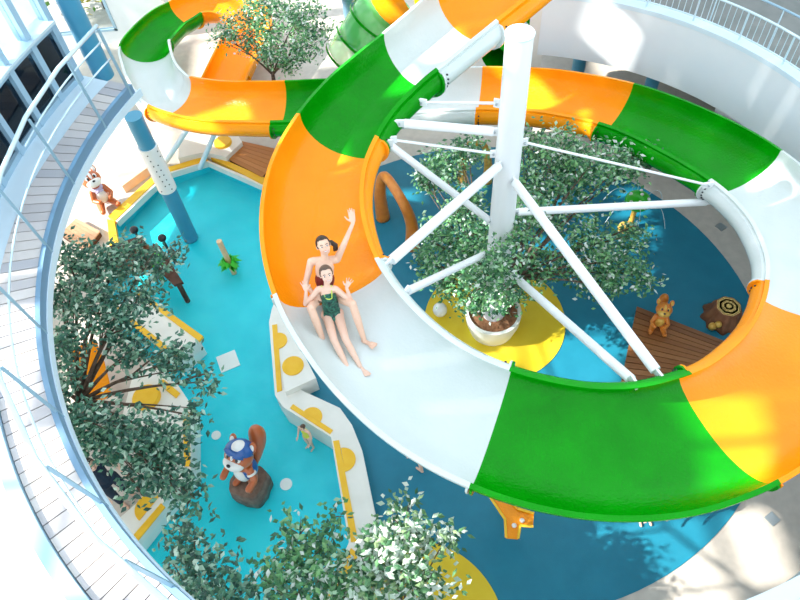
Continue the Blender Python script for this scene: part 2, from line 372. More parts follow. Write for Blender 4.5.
# end face of the gallery
# gallery railing
gr=thing('gallery_railing','pale blue steel handrail with flat posts along the left walkway','railing',pol(6.08,200,4.1))
angs=[154.4,161.4,172,183.2,195.1,206.2,217.6,228.4,239,250]
for a in angs:
    p=pol(6.09,a,3.98); q=pol(6.15,a,5.1); b=MB(); b.tube([p,q],.024,4); b.build('post','steelblue',gr)
b=MB(); b.tube(arcpts(6.19,5.12,154,261,12*1),.029,10); b.build('top_rail','rail',gr,smooth=True)
b=MB(); b.tube(arcpts(6.20,4.60,154.2,261,60),.013,8); b.build('middle_rail','rail',gr,smooth=True)
b=MB(); b.tube(arcpts(6.24,4.86,154.2,174,12),.013,8); b.build('middle_rail','rail',gr,smooth=True)
# facade
fc_a=[154.5,158.5,163,168,173,178.5,184]
R0=7.03
k=0
for i in range(len(fc_a)-1):
    a0,a1=fc_a[i],fc_a[i+1]; p,q=pol(R0,a0,0),pol(R0,a1,0); t=(q-p).normalized(); L=(q-p).length; rz=math.atan2(t.y,t.x); c=(p+q)/2; nr=Vector((-t.y,t.x,0))
    fr=MB()
    for s in (p,):
        fr.box((s.x,s.y,6.1),(.10,.16,4.1),rz)
    for z,h in ((4.12,.10),(5.02,.10),(6.9,.09)): fr.box((c.x,c.y,z),(L,.14,h),rz)
    f=fr.build('window_%d'%(i+1),'mullion'); f['kind']='structure'
    g=MB(); g.box((c.x,c.y,4.58),(L-.1,.02,.84),rz); g.build('lower_pane','darkglass',f)
    g=MB(); g.box((c.x,c.y,6.55),(L-.1,.02,2.9),rz); g.build('upper_pane','glass',f)
    g=MB(); m=c-nr*0+Vector((0,0,0)); g.box((c.x,c.y,5.09),(L,.30,.04),rz); g.build('ledge','rail',f)
# sill slope between kerb and facade
# dark interior things behind lower glass
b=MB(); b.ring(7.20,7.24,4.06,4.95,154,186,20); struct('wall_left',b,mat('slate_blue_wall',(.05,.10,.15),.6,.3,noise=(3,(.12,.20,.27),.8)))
CEN=(1.70,6.43)
# big blue column by the gallery end
p=P(101,69,4.06); b=MB(); b.tube([(p.x,p.y,3.93),(p.x,p.y,8.5)],.155,28)
tag(b.build('round_column','bluecol',auto=40),'tall blue column behind the far end of the gallery railing','column')
# back wall with window and plants outside
b=MB(); 
x0,x1=P(84,45,0).x-.2,P(131,45,0).x
yb=17.6*0.778+.9
yb=16.6
def backwall():
    b=MB(); wx0,wx1,wz0,wz1=-8.3,-6.55,.35,3.4
    b.box(((-16+wx0)/2,yb,3),(wx0+16,.2,6)); b.box(((wx1-5.2)/2,yb,3),(-5.2-wx1,.2,6))
    b.box(((wx0+wx1)/2,yb,wz0/2),(wx1-wx0,.2,wz0)); b.box(((wx0+wx1)/2,yb,(6+wz1)/2),(wx1-wx0,.2,6-wz1))
    struct('wall_back',b,'wall')
    f=MB()
    for x in (wx0+.04,(wx0+wx1)/2,wx1-.04): f.box((x,yb-.08,(wz0+wz1)/2),(.07,.08,wz1-wz0))
    for z in (wz0+.04,1.4,2.4,wz1-.04): f.box(((wx0+wx1)/2,yb-.08,z),(wx1-wx0,.08,.06))
    o=f.build('window_7','mullion'); o['kind']='structure'
    g=MB(); g.box(((wx0+wx1)/2,yb,(wz0+wz1)/2),(wx1-wx0-.02,.02,wz1-wz0-.02)); g.build('pane','glass',o)
backwall()
b=MB(); b.box((2,23,3),(14.4,.2,6)); struct('wall_back',b,'wall')
# ---------------------------------------------------------------- pool walls
def flat(name,pts,zt,zb,m,parent,inset=0):
    b=MB(); b.prism(PP(pts,zt),zb,zt); return b.build(name,m,parent)
def disc_on(name,px,py,z,r,m,parent,h=.03,half=None):
    c=P(px,py,z); b=MB()
    if half is None: b.lathe(c,[(r,-.002),(r,h*.5),(r*.9,h)],28)
    else: b.prism([(c.x+r*math.cos(half+PI*i/16),c.y+r*math.sin(half+PI*i/16)) for i in range(17)],z-.002,z+h*.6)
    return b.build(name,m,parent,auto=40)
cw=thing('pool_curb','white bench-high curb with yellow strips between turquoise pool and blue floor','curb',P(300,410,0))
flat('wall_body',[(277,298),(272,308),(269,322),(275,395),(283,407),(331,437),(349,542),(323,604),(365,604),(379,532),(362,450),(352,425),(340,408),(299,389),(301,300)],.28,-.3,'curb',cw)
for q in ([(272,325),(277,324),(282,390),(277,392)],[(290,408),(293,404),(333,430),(330,434)],[(333,441),(339,440),(358,541),(351,542)],[(351,548),(356,552),(333,597),(327,595)]):
    flat('yellow_strip',q,.295,.27,'yellow',cw)
def hd(px,py,qx,qy,r):
    a=P(px,py,.28); c=P(qx,qy,.28); return math.atan2(c.y-a.y,c.x-a.x)
disc_on('half_disc',278,341,.28,.165,'yellow',cw,half=hd(280,341,275,300,1)-PI)
disc_on('half_disc',312,417,.28,.17,'yellow',cw,half=hd(293,404,333,430,1))
disc_on('half_disc',343,460,.28,.20,'yellow',cw,half=hd(351,541,339,460,1)+PI)
disc_on('half_disc',346,566,.28,.20,'yellow',cw,half=hd(356,552,333,597,1))
sb=thing('pool_seat_block','low white block with a round yellow pad beside the slide','block',P(295,372,0))
flat('block',[(280,355),(302,351),(316,378),(285,392)],.42,0.0,'curb',sb); disc_on('pad',293,366,.42,.185,'yellow',sb)
# left pads
lc=thing('pool_curb','white padded curb with yellow discs under the left tree','curb',P(150,430,0))
flat('wall_body',[(132,378),(150,364),(178,385),(191,405),(191,472),(176,487),(129,546),(108,528),(140,500),(148,480),(160,465),(160,430),(120,425)],.24,-.3,'curb',lc)
disc_on('pad',147,398,.24,.24,'yellow',lc,h=.08)
flat('yellow_strip',[(158,384),(163,379),(180,393),(176,398)],.26,.23,'yellow',lc)
flat('yellow_strip',[(183,412),(189,412),(190,466),(184,466)],.26,.23,'yellow',lc)
flat('yellow_strip',[(161,503),(165,507),(134,545),(129,540)],.26,.23,'yellow',lc)
disc_on('half_disc',150,508,.24,.23,'yellow',lc,half=hd(165,507,134,545,1)-PI)
dv=thing('pool_divider','white causeway with yellow edges crossing the pool by the left tree','divider',P(160,325,0))
flat('slab',[(117,306),(136,294),(199,339),(178,358)],.22,-.3,'curb',dv)
flat('yellow_edge',[(136,294),(140,291),(203,336),(199,341)],.235,.18,'yellow',dv)
flat('yellow_edge',[(113,309),(117,306),(180,356),(176,361)],.235,.18,'yellow',dv)
cp=thing('pool_coping','yellow coping along the far edge of the turquoise pool','coping',P(160,180,0))
for q in ([(108,216),(154,175),(157,180),(115,220)],[(107,219),(114,221),(119,246),(110,247)],[(158,170),(205,156),(208,160),(160,174)],[(208,156),(212,154),(268,179),(264,185)]):
    flat('coping_length',q,.12,-.01,'yellow',cp)
for q in ([(115,220),(157,180),(159,182),(117,222)],[(160,174),(207,160),(207,162),(161,176)],[(207,160),(265,184),(264,187),(207,162)]):
    flat('white_lip',q,.10,-.05,'curb',cp)
ub=thing('pool_seat_block','white block with a round yellow pad at the far end of the pool','block',P(215,150,0))
flat('block',[(180,138),(236,132),(242,142),(226,157),(205,152),(178,158)],.25,0,'curb',ub); disc_on('pad',223,143,.25,.20,'yellow',ub,h=.06)
# wooden decks
def deck(name,label,pts,zt,m,nb,vert=False,thick=.12):
    """boards run between edge 0-1 and edge 3-2"""
    t=thing(name,label,'deck',P(*pts[0],0)); c=[P(x,y,zt) for x,y in pts]
    b=MB()
    for i in range(nb):
        u0=i/nb+.004; u1=(i+1)/nb-.004
        A=c[0].lerp(c[1],u0); B=c[0].lerp(c[1],u1); C=c[3].lerp(c[2],u1); D=c[3].lerp(c[2],u0)
        V=[Vector((p.x,p.y,z)) for z in (zt-.025,zt) for p in (A,B,C,D)]
        b.add(V,[(3,2,1,0),(4,5,6,7),(0,1,5,4),(1,2,6,5),(2,3,7,6),(3,0,4,7)])
    b.build('boards',m,t)
    b=MB(); cc=sum(c,Vector())/4; b.prism([(p.x*.97+cc.x*.03,p.y*.97+cc.y*.03) for p in c],.0,zt-.028); b.build('frame','darkwood',t)
    return t
deck('wooden_deck','brown timber deck on the blue floor, with a squirrel figure on its corner',[(637,306),(619,392),(706,392),(733,344)],.25,'woodboard',15)
deck('wooden_deck','light brown timber deck beside the left gallery',[(60,234),(76,218),(100,231),(86,250)],.15,'woodboard2',6)
deck('wooden_deck','orange-brown timber deck at the far corner of the pool',[(242,141),(228,159),(262,177),(282,150)],.14,'woodboard3',7)
tag(flat('lounger_cushion',[(112,168),(143,148),(148,167),(122,186)],.22,.0,'peach',None),'sand-coloured wavy cushion bench behind the seated squirrel figure','cushion')
# ================================================================ the slide
PATH=[(3.15,9.93,5.53,1.11),(2.77,9.66,5.45,1.11),(2.40,9.38,5.37,1.12),(2.02,9.11,5.29,1.12),(1.65,8.83,5.21,1.11),(1.28,8.55,5.13,1.09),(0.91,8.25,5.05,1.05),(0.54,7.96,4.97,1.03),(0.15,7.66,4.89,1.02),(-0.25,7.27,4.82,1.04),(-0.57,6.83,4.74,1.07),(-0.82,6.29,4.66,1.10),(-0.92,5.71,4.58,1.12),(-0.89,5.13,4.50,1.14),(-0.74,4.56,4.42,1.15),(-0.48,4.05,4.34,1.17),(-0.15,3.60,4.26,1.20),(0.27,3.20,4.18,1.24),(0.78,2.89,4.10,1.28),(1.31,2.69,4.02,1.31),(1.87,2.58,3.94,1.32),(2.46,2.58,3.86,1.32),(3.02,2.70,3.78,1.31),(3.56,2.90,3.70,1.29),(4.04,3.20,3.62,1.27),(4.47,3.57,3.54,1.24),(4.83,4.00,3.47,1.22),(5.12,4.48,3.39,1.20),(5.34,5.00,3.31,1.19),(5.46,5.56,3.23,1.20),(5.49,6.12,3.15,1.21),(5.41,6.70,3.07,1.23),(5.25,7.22,2.99,1.25),(5.03,7.70,2.91,1.26),(4.80,8.12,2.83,1.25),(4.53,8.55,2.75,1.22),(4.18,8.99,2.67,1.19),(3.79,9.36,2.59,1.17),(3.36,9.68,2.51,1.16),(2.93,9.95,2.44,1.15),(2.46,10.18,2.35,1.15),(1.97,10.37,2.28,1.14),(1.45,10.49,2.23,1.14),(0.97,10.57,2.18,1.13),(0.50,10.64,2.14,1.13),(0.03,10.70,2.10,1.13),(-0.43,10.76,2.06,1.14),(-0.87,10.82,2.01,1.15),(-1.31,10.91,1.97,1.15),(-1.76,11.00,1.93,1.15),(-2.20,11.10,1.89,1.15),(-2.62,11.22,1.85,1.15),(-3.04,11.35,1.80,1.15),(-3.41,11.50,1.76,1.14),(-3.78,11.69,1.72,1.11),(-4.11,11.90,1.68,1.08),(-4.35,12.11,1.64,1.05),(-4.56,12.44,1.59,1.02),(-4.76,12.82,1.55,1.00),(-4.92,13.21,1.51,1.01),(-5.05,13.64,1.47,1.03),(-5.16,14.04,1.43,1.06),(-5.18,14.32,1.38,1.07),(-5.10,14.67,1.34,1.07),(-4.97,15.05,1.30,1.06),(-4.82,15.39,1.26,1.04),(-4.61,15.67,1.22,1.01)]
def cr(p0,p1,p2,p3,t): return [0.5*((2*b)+(-a+c)*t+(2*a-5*b+4*c-d)*t*t+(-a+3*b-3*c+d)*t**3) for a,b,c,d in zip(p0,p1,p2,p3)]
# lower tail: a right-hand turn and a run back under the upper trough
x,y,z,wd=PATH[-1]; h=math.radians(52); 
TAIL=[]
k=0
while h>math.radians(-92):
    x+=.4*math.cos(h); y+=.4*math.sin(h); h-=.4/.86; z-=.045; TAIL.append((x,y,z,.98)); k+=1
for k in range(5):
    x+=.4*math.cos(h); y+=.4*math.sin(h); z-=.045; TAIL.append((x,y,max(z,.5),.98))
FULL=PATH+TAIL
def path_at(u):
    i=min(max(int(u),0),len(FULL)-2); t=u-i
    g=lambda k: FULL[min(max(k,0),len(FULL)-1)]
    return cr(g(i-1),g(i),g(i+1),g(i+2),t)
DEPTH=.50
def frame(u):
    p=path_at(u); q=path_at(min(u+.05,len(FULL)-1.001)); r=path_at(max(u-.05,0))
    t=Vector((q[0]-r[0],q[1]-r[1],0)).normalized(); n=Vector((t.y,-t.x,0))   # n: right-hand side going down
    return Vector(p[:3]),n,t,p[3]
def alph(u):
    return (.60,.12) if u<57 else (.25,.25)
def slide_pt(u,s,d=0.0):
    """point of the trough's inner surface, s=-1 left rim .. 1 right rim"""
    c,n,t,w_=frame(u); ph=PI*(s+1)/2
    return c+n*(-(w_/2)*math.cos(ph))-Vector((0,0,DEPTH*math.sin(ph)**.62))+Vector((0,0,d))
def prof(w_,off,nn=22,al=(.52,.14)):
    out=[]
    for k in range(nn+1):
        ph=-al[0]+(PI+al[0]+al[1])*k/nn; a=al[0] if ph<PI/2 else al[1]; c_=math.cos(ph); s_=math.sin(ph)
        x=-(w_/2)*c_/math.cos(a)*(1 if k in (0,nn) else 1); z=-DEPTH*(s_+math.sin(a))/(1+math.sin(a))
        x+=-off*c_; z-=off*s_ if 0<k<nn else 0
        out.append((x,z))
    return out
slide=thing('water_slide','wide spiral water slide in orange, green and white sections curling around the central column','water slide',tuple(frame(75)[0]))
slide.location=(1.7,6.43,0)
SE=[0,5,7.25,10,13.75,18,22.5,27,31.75,36.5,41.25,46.75,49.5,55.75,61.5,66.5,71,76,len(FULL)-1.001]
CO=['orange','white','green','orange','white','green','orange','white','green','orange','white','green','orange','white','green','orange','orange','orange']
def section(u0,u1,col,flange_end=True):
    b=MB(); n=max(6,int((u1-u0)*5)); rows=[]
    for i in range(n+1):
        u=u0+(u1-u0)*i/n; c,nr,t,w_=frame(u)
        al=alph(u); inn=prof(w_,0,al=al); out=prof(w_,.03,al=al)[::-1]
        lip=.055
        loop=[(-(w_/2+lip),.0)]+[(-(w_/2+.004),.012)]+inn+[(w_/2+.004,.012),(w_/2+lip,0),(w_/2+lip,-.035),(w_/2+.03,-.035)]+out[1:-1]+[(-(w_/2+.03),-.035),(-(w_/2+lip),-.035)]
        rows.append([c+nr*a+Vector((0,0,z)) for a,z in loop])
    m=len(rows[0]); V=[p for r in rows for p in r]
    Fc=[(i*m+k,i*m+(k+1)%m,(i+1)*m+(k+1)%m,(i+1)*m+k) for i in range(n) for k in range(m)]
    # end caps as quads between inner and outer skins
    for base in (0,n*m):
        for k in range(22):
            Fc.append((base+2+k,base+3+k,base+m-3-k-1 if k<21 else base+m-3-k-1,base+m-3-k)) if m-3-k-1>2+k+1 else None
    b.add(V,Fc); o=b.build('slide_section',col,slide,auto=50)
    # bolted flange at the downstream end, outside the trough
    for (ue,sg) in ((u1-.03,-1),(u0+.03,1)):
        if not flange_end and sg==-1: continue
        c,nr,t,w_=frame(ue); f=MB(); a=prof(w_,.028,al=alph(u1-.05)); bb=prof(w_,.075,al=alph(u1-.05))
        V=[]; 
        for (pa,pb) in zip(a,bb):
            for dd in (-.012,.012):
                V.append(c+t*dd+nr*pa[0]+Vector((0,0,min(pa[1],-.036)))); V.append(c+t*dd+nr*pb[0]+Vector((0,0,min(pb[1],-.036))))
        nn=len(a); Fc=[]
        for i in range(nn-1):
            q=i*4; r=(i+1)*4
            Fc+=[(q,r,r+1,q+1),(q+2,q+3,r+3,r+2),(q,q+2,r+2,r),(q+1,r+1,r+3,q+3)]
        Fc+=[(0,1,3,2),((nn-1)*4,(nn-1)*4+2,(nn-1)*4+3,(nn-1)*4+1)]
        f.add(V,Fc); f.build('flange',col,o)
    # row of dark bolts on the outside of the left wall
    if flange_end:
        c,nr,t,w_=frame(u1-.16)
        for k in range(1,6):
            pa=prof(w_,.031,22,alph(u1-.05))[k+1]; p=c+nr*pa[0]+Vector((0,0,pa[1])); d=(nr*pa[0]+Vector((0,0,pa[1]+.25))).normalized()
            g=MB(); g.tube([p-d*.01,p+d*.012],.013,8); g.build('bolt','dark',o)
    return o
SECTS=[]
for i in range(len(CO)):
    SECTS.append(section(SE[i],SE[i+1],CO[i],i<len(CO)-1 and i<13))
# far green flume
ff=thing('tube_slide','translucent green flume with an orange end, far behind the planted tree','water slide',P(385,40,0))
def glassy(name,c):
    m=mat(name,c,.15,.6,.5); b=m.node_tree.nodes['Principled BSDF']; b.inputs['Transmission Weight'].default_value=.0
    b.inputs['Alpha'].default_value=.75; return m
gg=glassy('clear_green_acrylic',(.10,.55,.12))
pts=[P(352,60,.7),P(378,20,1.6),P(410,-15,2.2)]
b=MB(); b.tube([pts[0],pts[0].lerp(pts[1],.5)+Vector((0,0,.0)),pts[1],P(392,0,2.0)],[.62,.62,.62,.62],28,caps=False); b.build('tube','green' if False else gg,ff,smooth=True)
for k,u in enumerate((0.0,.45,.95)):
    p=pts[0].lerp(pts[1],u); d=(pts[1]-pts[0]).normalized(); b=MB(); b.tube([p-d*.03,p+d*.03],.66,28); 
    b=MB(); b.tube([p-d*.03,p+d*.03],[.68,.68],28,caps=False); b.build('joint_ring','green',ff,smooth=True)
b=MB(); b.tube([P(392,0,2.0),P(425,-12,2.6)],.63,28,caps=False); b.build('tube','orange',ff,smooth=True)
b=MB(); b.tube([P(494,58,1.9),P(514,38,1.9),P(530,14,1.9)],.30,24,caps=False)
t2=thing('tube_slide','short green flume piece with a white band behind the top of the central column','water slide',P(507,45,0))
b.build('tube','green',t2,smooth=True)
b=MB(); d=(P(530,14,1.9)-P(514,38,1.9)).normalized(); p=P(517,34,1.9); b.tube([p-d*.05,p+d*.05],.32,24,caps=False); b.build('band','white',t2,smooth=True)

# ================================================================ central column, struts
CX,CY=1.59,6.60
col=thing('central_column','thick white steel column rising through the round planter','column',(CX,CY,0))
b=MB(); b.tube([(CX,CY,.3),(CX,CY,5.93)],[.20,.155],32); b.build('shaft','white_paint',col,auto=40)
b=MB(); b.tube([(CX,CY,5.93),(CX,CY,5.95)],.165,32); b.build('cap','wallb',col,auto=40)
def strut(z0,u,s,r,label,dz=-.10,side=0,name='strut',start=None,end=None):
    a=start or Vector((CX,CY,z0)); e=end or (frame(u)[0]+frame(u)[1]*(-(frame(u)[3]/2+.09))+Vector((0,0,dz)))
    d=(e-a).normalized(); a2=a+Vector((d.x,d.y,0)).normalized()*(.17) if start is None else a
    t=thing(name,label,'strut',tuple(a2))
    b=MB(); b.tube([a2+d*.05,e-d*.12],r,16); b.build('tube','white_paint',t,smooth=False,auto=40)
    b=MB(); b.box(a2+d*.01,(.12,.025,.12),math.atan2(d.y,d.x)); b.build('bracket','white_paint',t)
    b=MB(); b.box(e-d*.06,(.14,.03,.10),math.atan2(d.y,d.x)); b.build('bracket','white_paint',t)
    for q in (a2+d*.03,e-d*.06):
        nn=Vector((-d.y,d.x,0)).normalized(); b=MB(); b.tube([q-nn*.035,q+nn*.035],.014,8); b.build('bolt','metal',t)
    return t
strut(4.12,13.9,-1,.062,'thick white strut sloping from the column to the slide beside the two riders')
strut(3.85,21.9,-1,.062,'thick white strut from the column down to the green and orange joint at lower right')
strut(2.0,21.2,-1,.058,'lower white brace running parallel below the thick strut at lower right')
strut(3.02,31.6,-1,.058,'near-level white strut from the column to the white section at right',end=frame(31.5)[0]-frame(31.5)[1]*(frame(31.5)[3]/2-.10)+Vector((0,0,-.44)))
strut(4.55,9.2,-1,.060,'white strut from the upper column to the upper green section')
strut(2.9,9.9,-1,.050,'white brace falling from the upper slide joint into the foliage')
strut(2.4,14.8,-1,.050,'lower white brace beside the orange arch, ending near the riders')
strut(4.35,31.5,-1,.018,'thin white tie rod with turnbuckles above the right-hand strut',dz=-.02)
strut(4.2,9.7,-1,.018,'thin white tie rod with turnbuckles left of the column',dz=-.16)
strut(4.95,8.2,-1,.018,'thin tie rod from near the column top to the upper white section',dz=-.16)
# legs under the left run
for (ax,ay,bx,by,l) in ((188,128,163,166,'pale leg under the left run, nearer the blue and white column'),(216,130,200,168,'pale leg under the left run, farther from the blue column')):
    e=P(bx,by,0); b=MB(); top=P(ax,ay,1.15); b.tube([e,top],.055,12)
    tag(b.build('slide_support','wallb',auto=40),l,'support')
# ================================================================ planter, fixtures
pl=thing('round_planter','round white planter tub at the foot of the central column','planter',(CX,CY,0))
b=MB(); b.lathe((CX,CY,0),[(.40,.02),(.47,.30),(.485,.52),(.43,.53),(.42,.46),(.1,.46)],48); b.build('tub','curb',pl,auto=35)
b=MB(); b.lathe((CX,CY,0),[(.425,.40),(.42,.47),(.2,.49)],32); b.build('soil','soil',pl)
# blue and white column in the pool
q=P(188,232,-.1); 
bc=thing('banded_column','blue column with a white spotted panel around its middle, standing in the pool','column',(q.x,q.y,-.3))
def zat(x,y,py):
    lo,hi=-1,9
    for _ in range(50):
        m=(lo+hi)/2; d=RM.T@np.array([x,y,m-H]); v=300+F*d[1]/d[2]
        if v>py: lo=m
        else: hi=m
    return lo
ztop=zat(q.x,q.y,116); za=zat(q.x,q.y,188); zb=zat(q.x,q.y,146)
b=MB(); b.tube([(q.x,q.y,-.3),(q.x,q.y,za)],.15,28); b.build('lower_shaft','bluecol',bc,auto=40)
b=MB(); b.tube([(q.x,q.y,zb),(q.x,q.y,ztop)],.15,28); b.build('upper_shaft','bluecol',bc,auto=40)
b=MB(); b.tube([(q.x,q.y,za-.01),(q.x,q.y,zb+.01)],.175,28); pn=b.build('panel','cartoonwhite',bc,auto=40)
b=MB()
for k in range(16):
    zz=za+.08+(zb-za-.16)*(k%8)/7; th=math.radians(-110+ (k//8)*50+ (k*37%40)); p=Vector((q.x+.178*math.cos(th),q.y+.178*math.sin(th),zz)); b.tube([p,p+Vector((math.cos(th),math.sin(th),0))*.006],.013,8)
b.build('rivets','dark',pn)
# second grey column far back
q=P(356,58,0); b=MB(); c3=thing('banded_column','grey-blue column with a white foot in front of the far green flume','column',q)
b.tube([q+Vector((0,0,.35)),q+Vector((0,0,3.4))],.16,24); b.build('shaft','greycol',c3,auto=40)
b=MB(); b.tube([q,q+Vector((0,0,.36))],.185,24); b.build('foot','cartoonwhite',c3,auto=40)
# water pipe with leaf collar in the pool
q=P(233,270,-.2); top=P(219,241,0)
t=thing('water_spout','slanted sand-coloured pipe rising from a green leafy collar in the pool','water spout',(q.x,q.y,-.3))
b=MB(); tp=Vector((q.x-.05,q.y+.0,zat(q.x,q.y,241))); b.tube([q+Vector((0,0,-.1)),P(219,241,tp.z*.9)],.055,14); b.build('pipe',mat('tan_plastic',(.75,.50,.28),.4),t,auto=40)
b=MB()
for k in range(60):
    th=rng.uniform(0,2*PI); L=rng.uniform(.14,.26); up=rng.uniform(.02,.22); d=Vector((math.cos(th),math.sin(th),0)); s=Vector((-d.y,d.x,0)); c=Vector((q.x,q.y,-.05))
    b.add([c,c+d*L*.5+s*.045+Vector((0,0,up)),c+d*L+Vector((0,0,up*.5)),c+d*L*.5-s*.045+Vector((0,0,up))],[(0,1,2,3)])
b.build('leaf_collar','leafgreen',t,normals=False)
# pool-floor grates
for (x,y,r,nm,l) in ((228,361,.20,'d','square white grate on the pool bottom beside the bench curb'),(286,484,.10,'c','small round white grate on the pool bottom right of the capped squirrel figure'),(216,435,.08,'c','small round white grate on the pool bottom above the capped squirrel figure')):
    c=P(x,y,-.3); b=MB()
    if nm=='d': b.box((c.x,c.y,-.31),(.36,.36,.02),rz=.35)
    else: b.lathe((c.x,c.y,-.32),[(r,0),(r,.02)],20)
    g=tag(b.build('pool_grate','cartoonwhite'),l,'grate')
# orange arch
def arch(name,label,pts,r,m,jets=True):
    t=thing(name,label,'spray arch',(pts[0].x,pts[0].y,0))
    n=[];N=len(pts)-1
    for i in range(N*6+1):
        u=i/6; k=min(int(u),N-1); f=u-k; g=lambda j: pts[min(max(j,0),N)]
        n.append(Vector(cr(g(k-1),g(k),g(k+1),g(k+2),f)))
    b=MB(); rr=[r*(1.35-.5*math.sin(PI*i/(len(n)-1))) for i in range(len(n))]; b.tube(n,rr,16); b.build('pipe',m,t,smooth=True)
    if jets:
        for k in (.3,.5,.7):
            i=int(k*(len(n)-1)); p=n[i]; b=MB(); b.tube([p-Vector((0,0,r)),p-Vector((0,0,r+.05))],.02,8); b.build('nozzle','white_paint',t)
    return t
A0=P(383,218,0); A1=P(412,247,0)
zt=zat(A0.x,A0.y,175)
arch('spray_arch','tall orange-brown resin spray arch on the blue floor left of the column',[A0,Vector((A0.x,A0.y,zt*.6)),Vector((A0.x+.12,A0.y-.05,zt)),Vector((A1.x-.12,A1.y+.08,zt*1.02)),Vector((A1.x+.02,A1.y,zt*.55)),A1],.11,'amber')
B0=P(487,182,0); B1=P(462,182,0)
arch('spray_arch','yellow-orange resin spray post half hidden in the foliage behind the column',[B1,Vector((B1.x,B1.y,.6)),Vector((B1.x+.1,B1.y,1.0)),Vector((B0.x-.1,B0.y,1.0)),Vector((B0.x,B0.y,.5)),B0],.08,'gold')
# green spotted dome on a post
q=P(629,228,0); zc=zat(q.x,q.y,201)
t=thing('spray_dome','bright green dome with white spots on a post, spraying thin jets','spray feature',(q.x,q.y,0))
b=MB(); b.tube([(q.x,q.y,0),(q.x,q.y,zc)],.05,12); b.build('post','gold',t)
b=MB(); b.ell((q.x,q.y,zc),(.24,.24,.17),nu=24,nv=14); dm=b.build('dome','leafgreen',t,smooth=True)
for th,ph in ((-100,40),(-30,48),(-150,55),(60,35),(150,40),(-75,75),(0,10)):
    a_,p_=math.radians(th),math.radians(ph); d=Vector((math.sin(p_)*math.cos(a_)*.24,math.sin(p_)*math.sin(a_)*.24,math.cos(p_)*.17)); b=MB(); b.ell(Vector((q.x,q.y,zc))+d,.035,nu=10,nv=6); b.build('spot','cartoonwhite',dm,smooth=True)
wj=mat('water_jet',(.85,.93,.95),.1,.6); wj.node_tree.nodes['Principled BSDF'].inputs['Alpha'].default_value=.55
for k in range(6):
    a_=k*PI/3+.3; b=MB(); b.tube([Vector((q.x+math.cos(a_)*(.22+.42*s),q.y+math.sin(a_)*(.22+.42*s),zc+.05+.55*s-.95*s*s)) for s in np.linspace(0,1,9)],.006,6); b.build('water_jet',wj,t)
b=MB(); b.ell((q.x-.12,q.y-.1,.14),(.16,.12,.13)); b.ell((q.x-.2,q.y-.15,.27),(.09,.08,.08)); tag(b.build('ladybird_figure','gold',smooth=True),'small golden beetle figure below the green spotted dome','figure')
# tree stump
q=P(722,318,0); st=thing('tree_stump','brown tree stump with pale growth rings on its flat top','tree stump',q)
b=MB(); b.lathe(q,[(.36,0),(.33,.05),(.26,.18),(.22,.34),(.21,.36)],40,jag=lambda k,z:1+ (.10 if z<.2 else .03)*math.sin(k*PI*2/40*9)); b.build('bark','stumpbark',st,smooth=True)
for i,r in enumerate((.205,.165,.125,.085,.045)):
    b=MB(); b.lathe(q,[(r,.355+.002*i),(r,.362+.003*i)],8); b.build('ring','ringwood' if i%2==0 else 'stumpbark',st)
    if i%2==0: 
        b=MB(); b.lathe(q,[(r-.012,.356+.002*i),(r-.012,.3635+.003*i)],8); b.build('ring','stumpbark' if i<4 else 'ringwood',st)
        b=MB(); b.lathe(q,[(r-.022,.357+.002*i),(r-.022,.365+.003*i)],8); b.build('ring','ringwood',st)
q=P(711,329,0); b=MB(); b.ell(q+Vector((0,0,.08)),(.07,.07,.08)); b.ell(q+Vector((.07,-.02,.16)),.06); tag(b.build('duckling_figure','gold',smooth=True),'small yellow figure between stump and timber deck','figure')
# Y-shaped orange chute
z=.75
yc=thing('water_chute','orange fork-shaped water chute sticking out below the green slide section','water chute',P(512,520,0))
def P3(l,z): return [P(x,y,z).xy[:] for x,y in l]
Y=[(489,496),(512,502),(517,509),(534,514),(533,527),(520,526),(518,539),(506,538),(505,520)]
b=MB(); b.prism(P3(Y,z),z-.03,z); b.build('chute_floor','orange',yc)
pts=P3(Y,z)
for i in range(len(pts)):
    if i in (3,6): continue
    a_,c_=Vector((*pts[i],z)),Vector((*pts[(i+1)%len(pts)],z)); b=MB(); b.tube([a_+Vector((0,0,.03)),c_+Vector((0,0,.03))],.02,6); b.build('side_rail',mat('light_orange',(.95,.50,.12),.4) if i==0 else MT['yellow'],yc)
for x,y in ((514,526),(522,521)):
    c=P(x,y,z); b=MB(); b.lathe(c,[(.03,0),(.035,.03),(.02,.05)],14); b.build('cap','cartoonwhite',yc,smooth=True)
c=P(505,512,0); b=MB(); b.tube([c,(c.x,c.y,z-.03)],.05,12); b.build('post','orange',yc)
# dark timber shelter at the pool edge with two lamps
ts=thing('timber_platform','dark brown timber platform at the pool edge behind the left tree','platform',P(140,262,0))
for nm,pts_,z_ in (('roof_panel',[(109,246),(142,235),(146,243),(112,258)],.55),('roof_panel',[(112,258),(146,243),(158,252),(150,268),(116,270)],.45),('side_panel',[(153,243),(160,246),(183,282),(174,285),(150,262)],.35)):
    b=MB(); b.prism(P3(pts_,z_),z_-.06,z_); b.build(nm,'darkwood' if nm!='roof_panel' or z_>.5 else 'stumpbark',ts)
for (x,y) in ((114,256),(140,238),(152,262),(178,283)): c=P(x,y,.3); b=MB(); b.tube([(c.x,c.y,-.3),(c.x,c.y,.32)],.05,8); b.build('leg','darkwood',ts)
for (x,y,l) in ((134,230,'small black spotlight left of the other, above the timber platform'),(162,238,'small black spotlight nearest the blue and white column')):
    c=P(x,y,.5); b=MB(); t=thing('spotlight',l,'lamp',(c.x,c.y,0)); b.tube([(c.x,c.y,-.3),(c.x,c.y,.45)],.025,8); b.build('post','black',t); b=MB(); b.ell(c,(.085,.085,.075)); b.build('head','black',t,smooth=True)
c=P(152,262,.6)
b=MB()
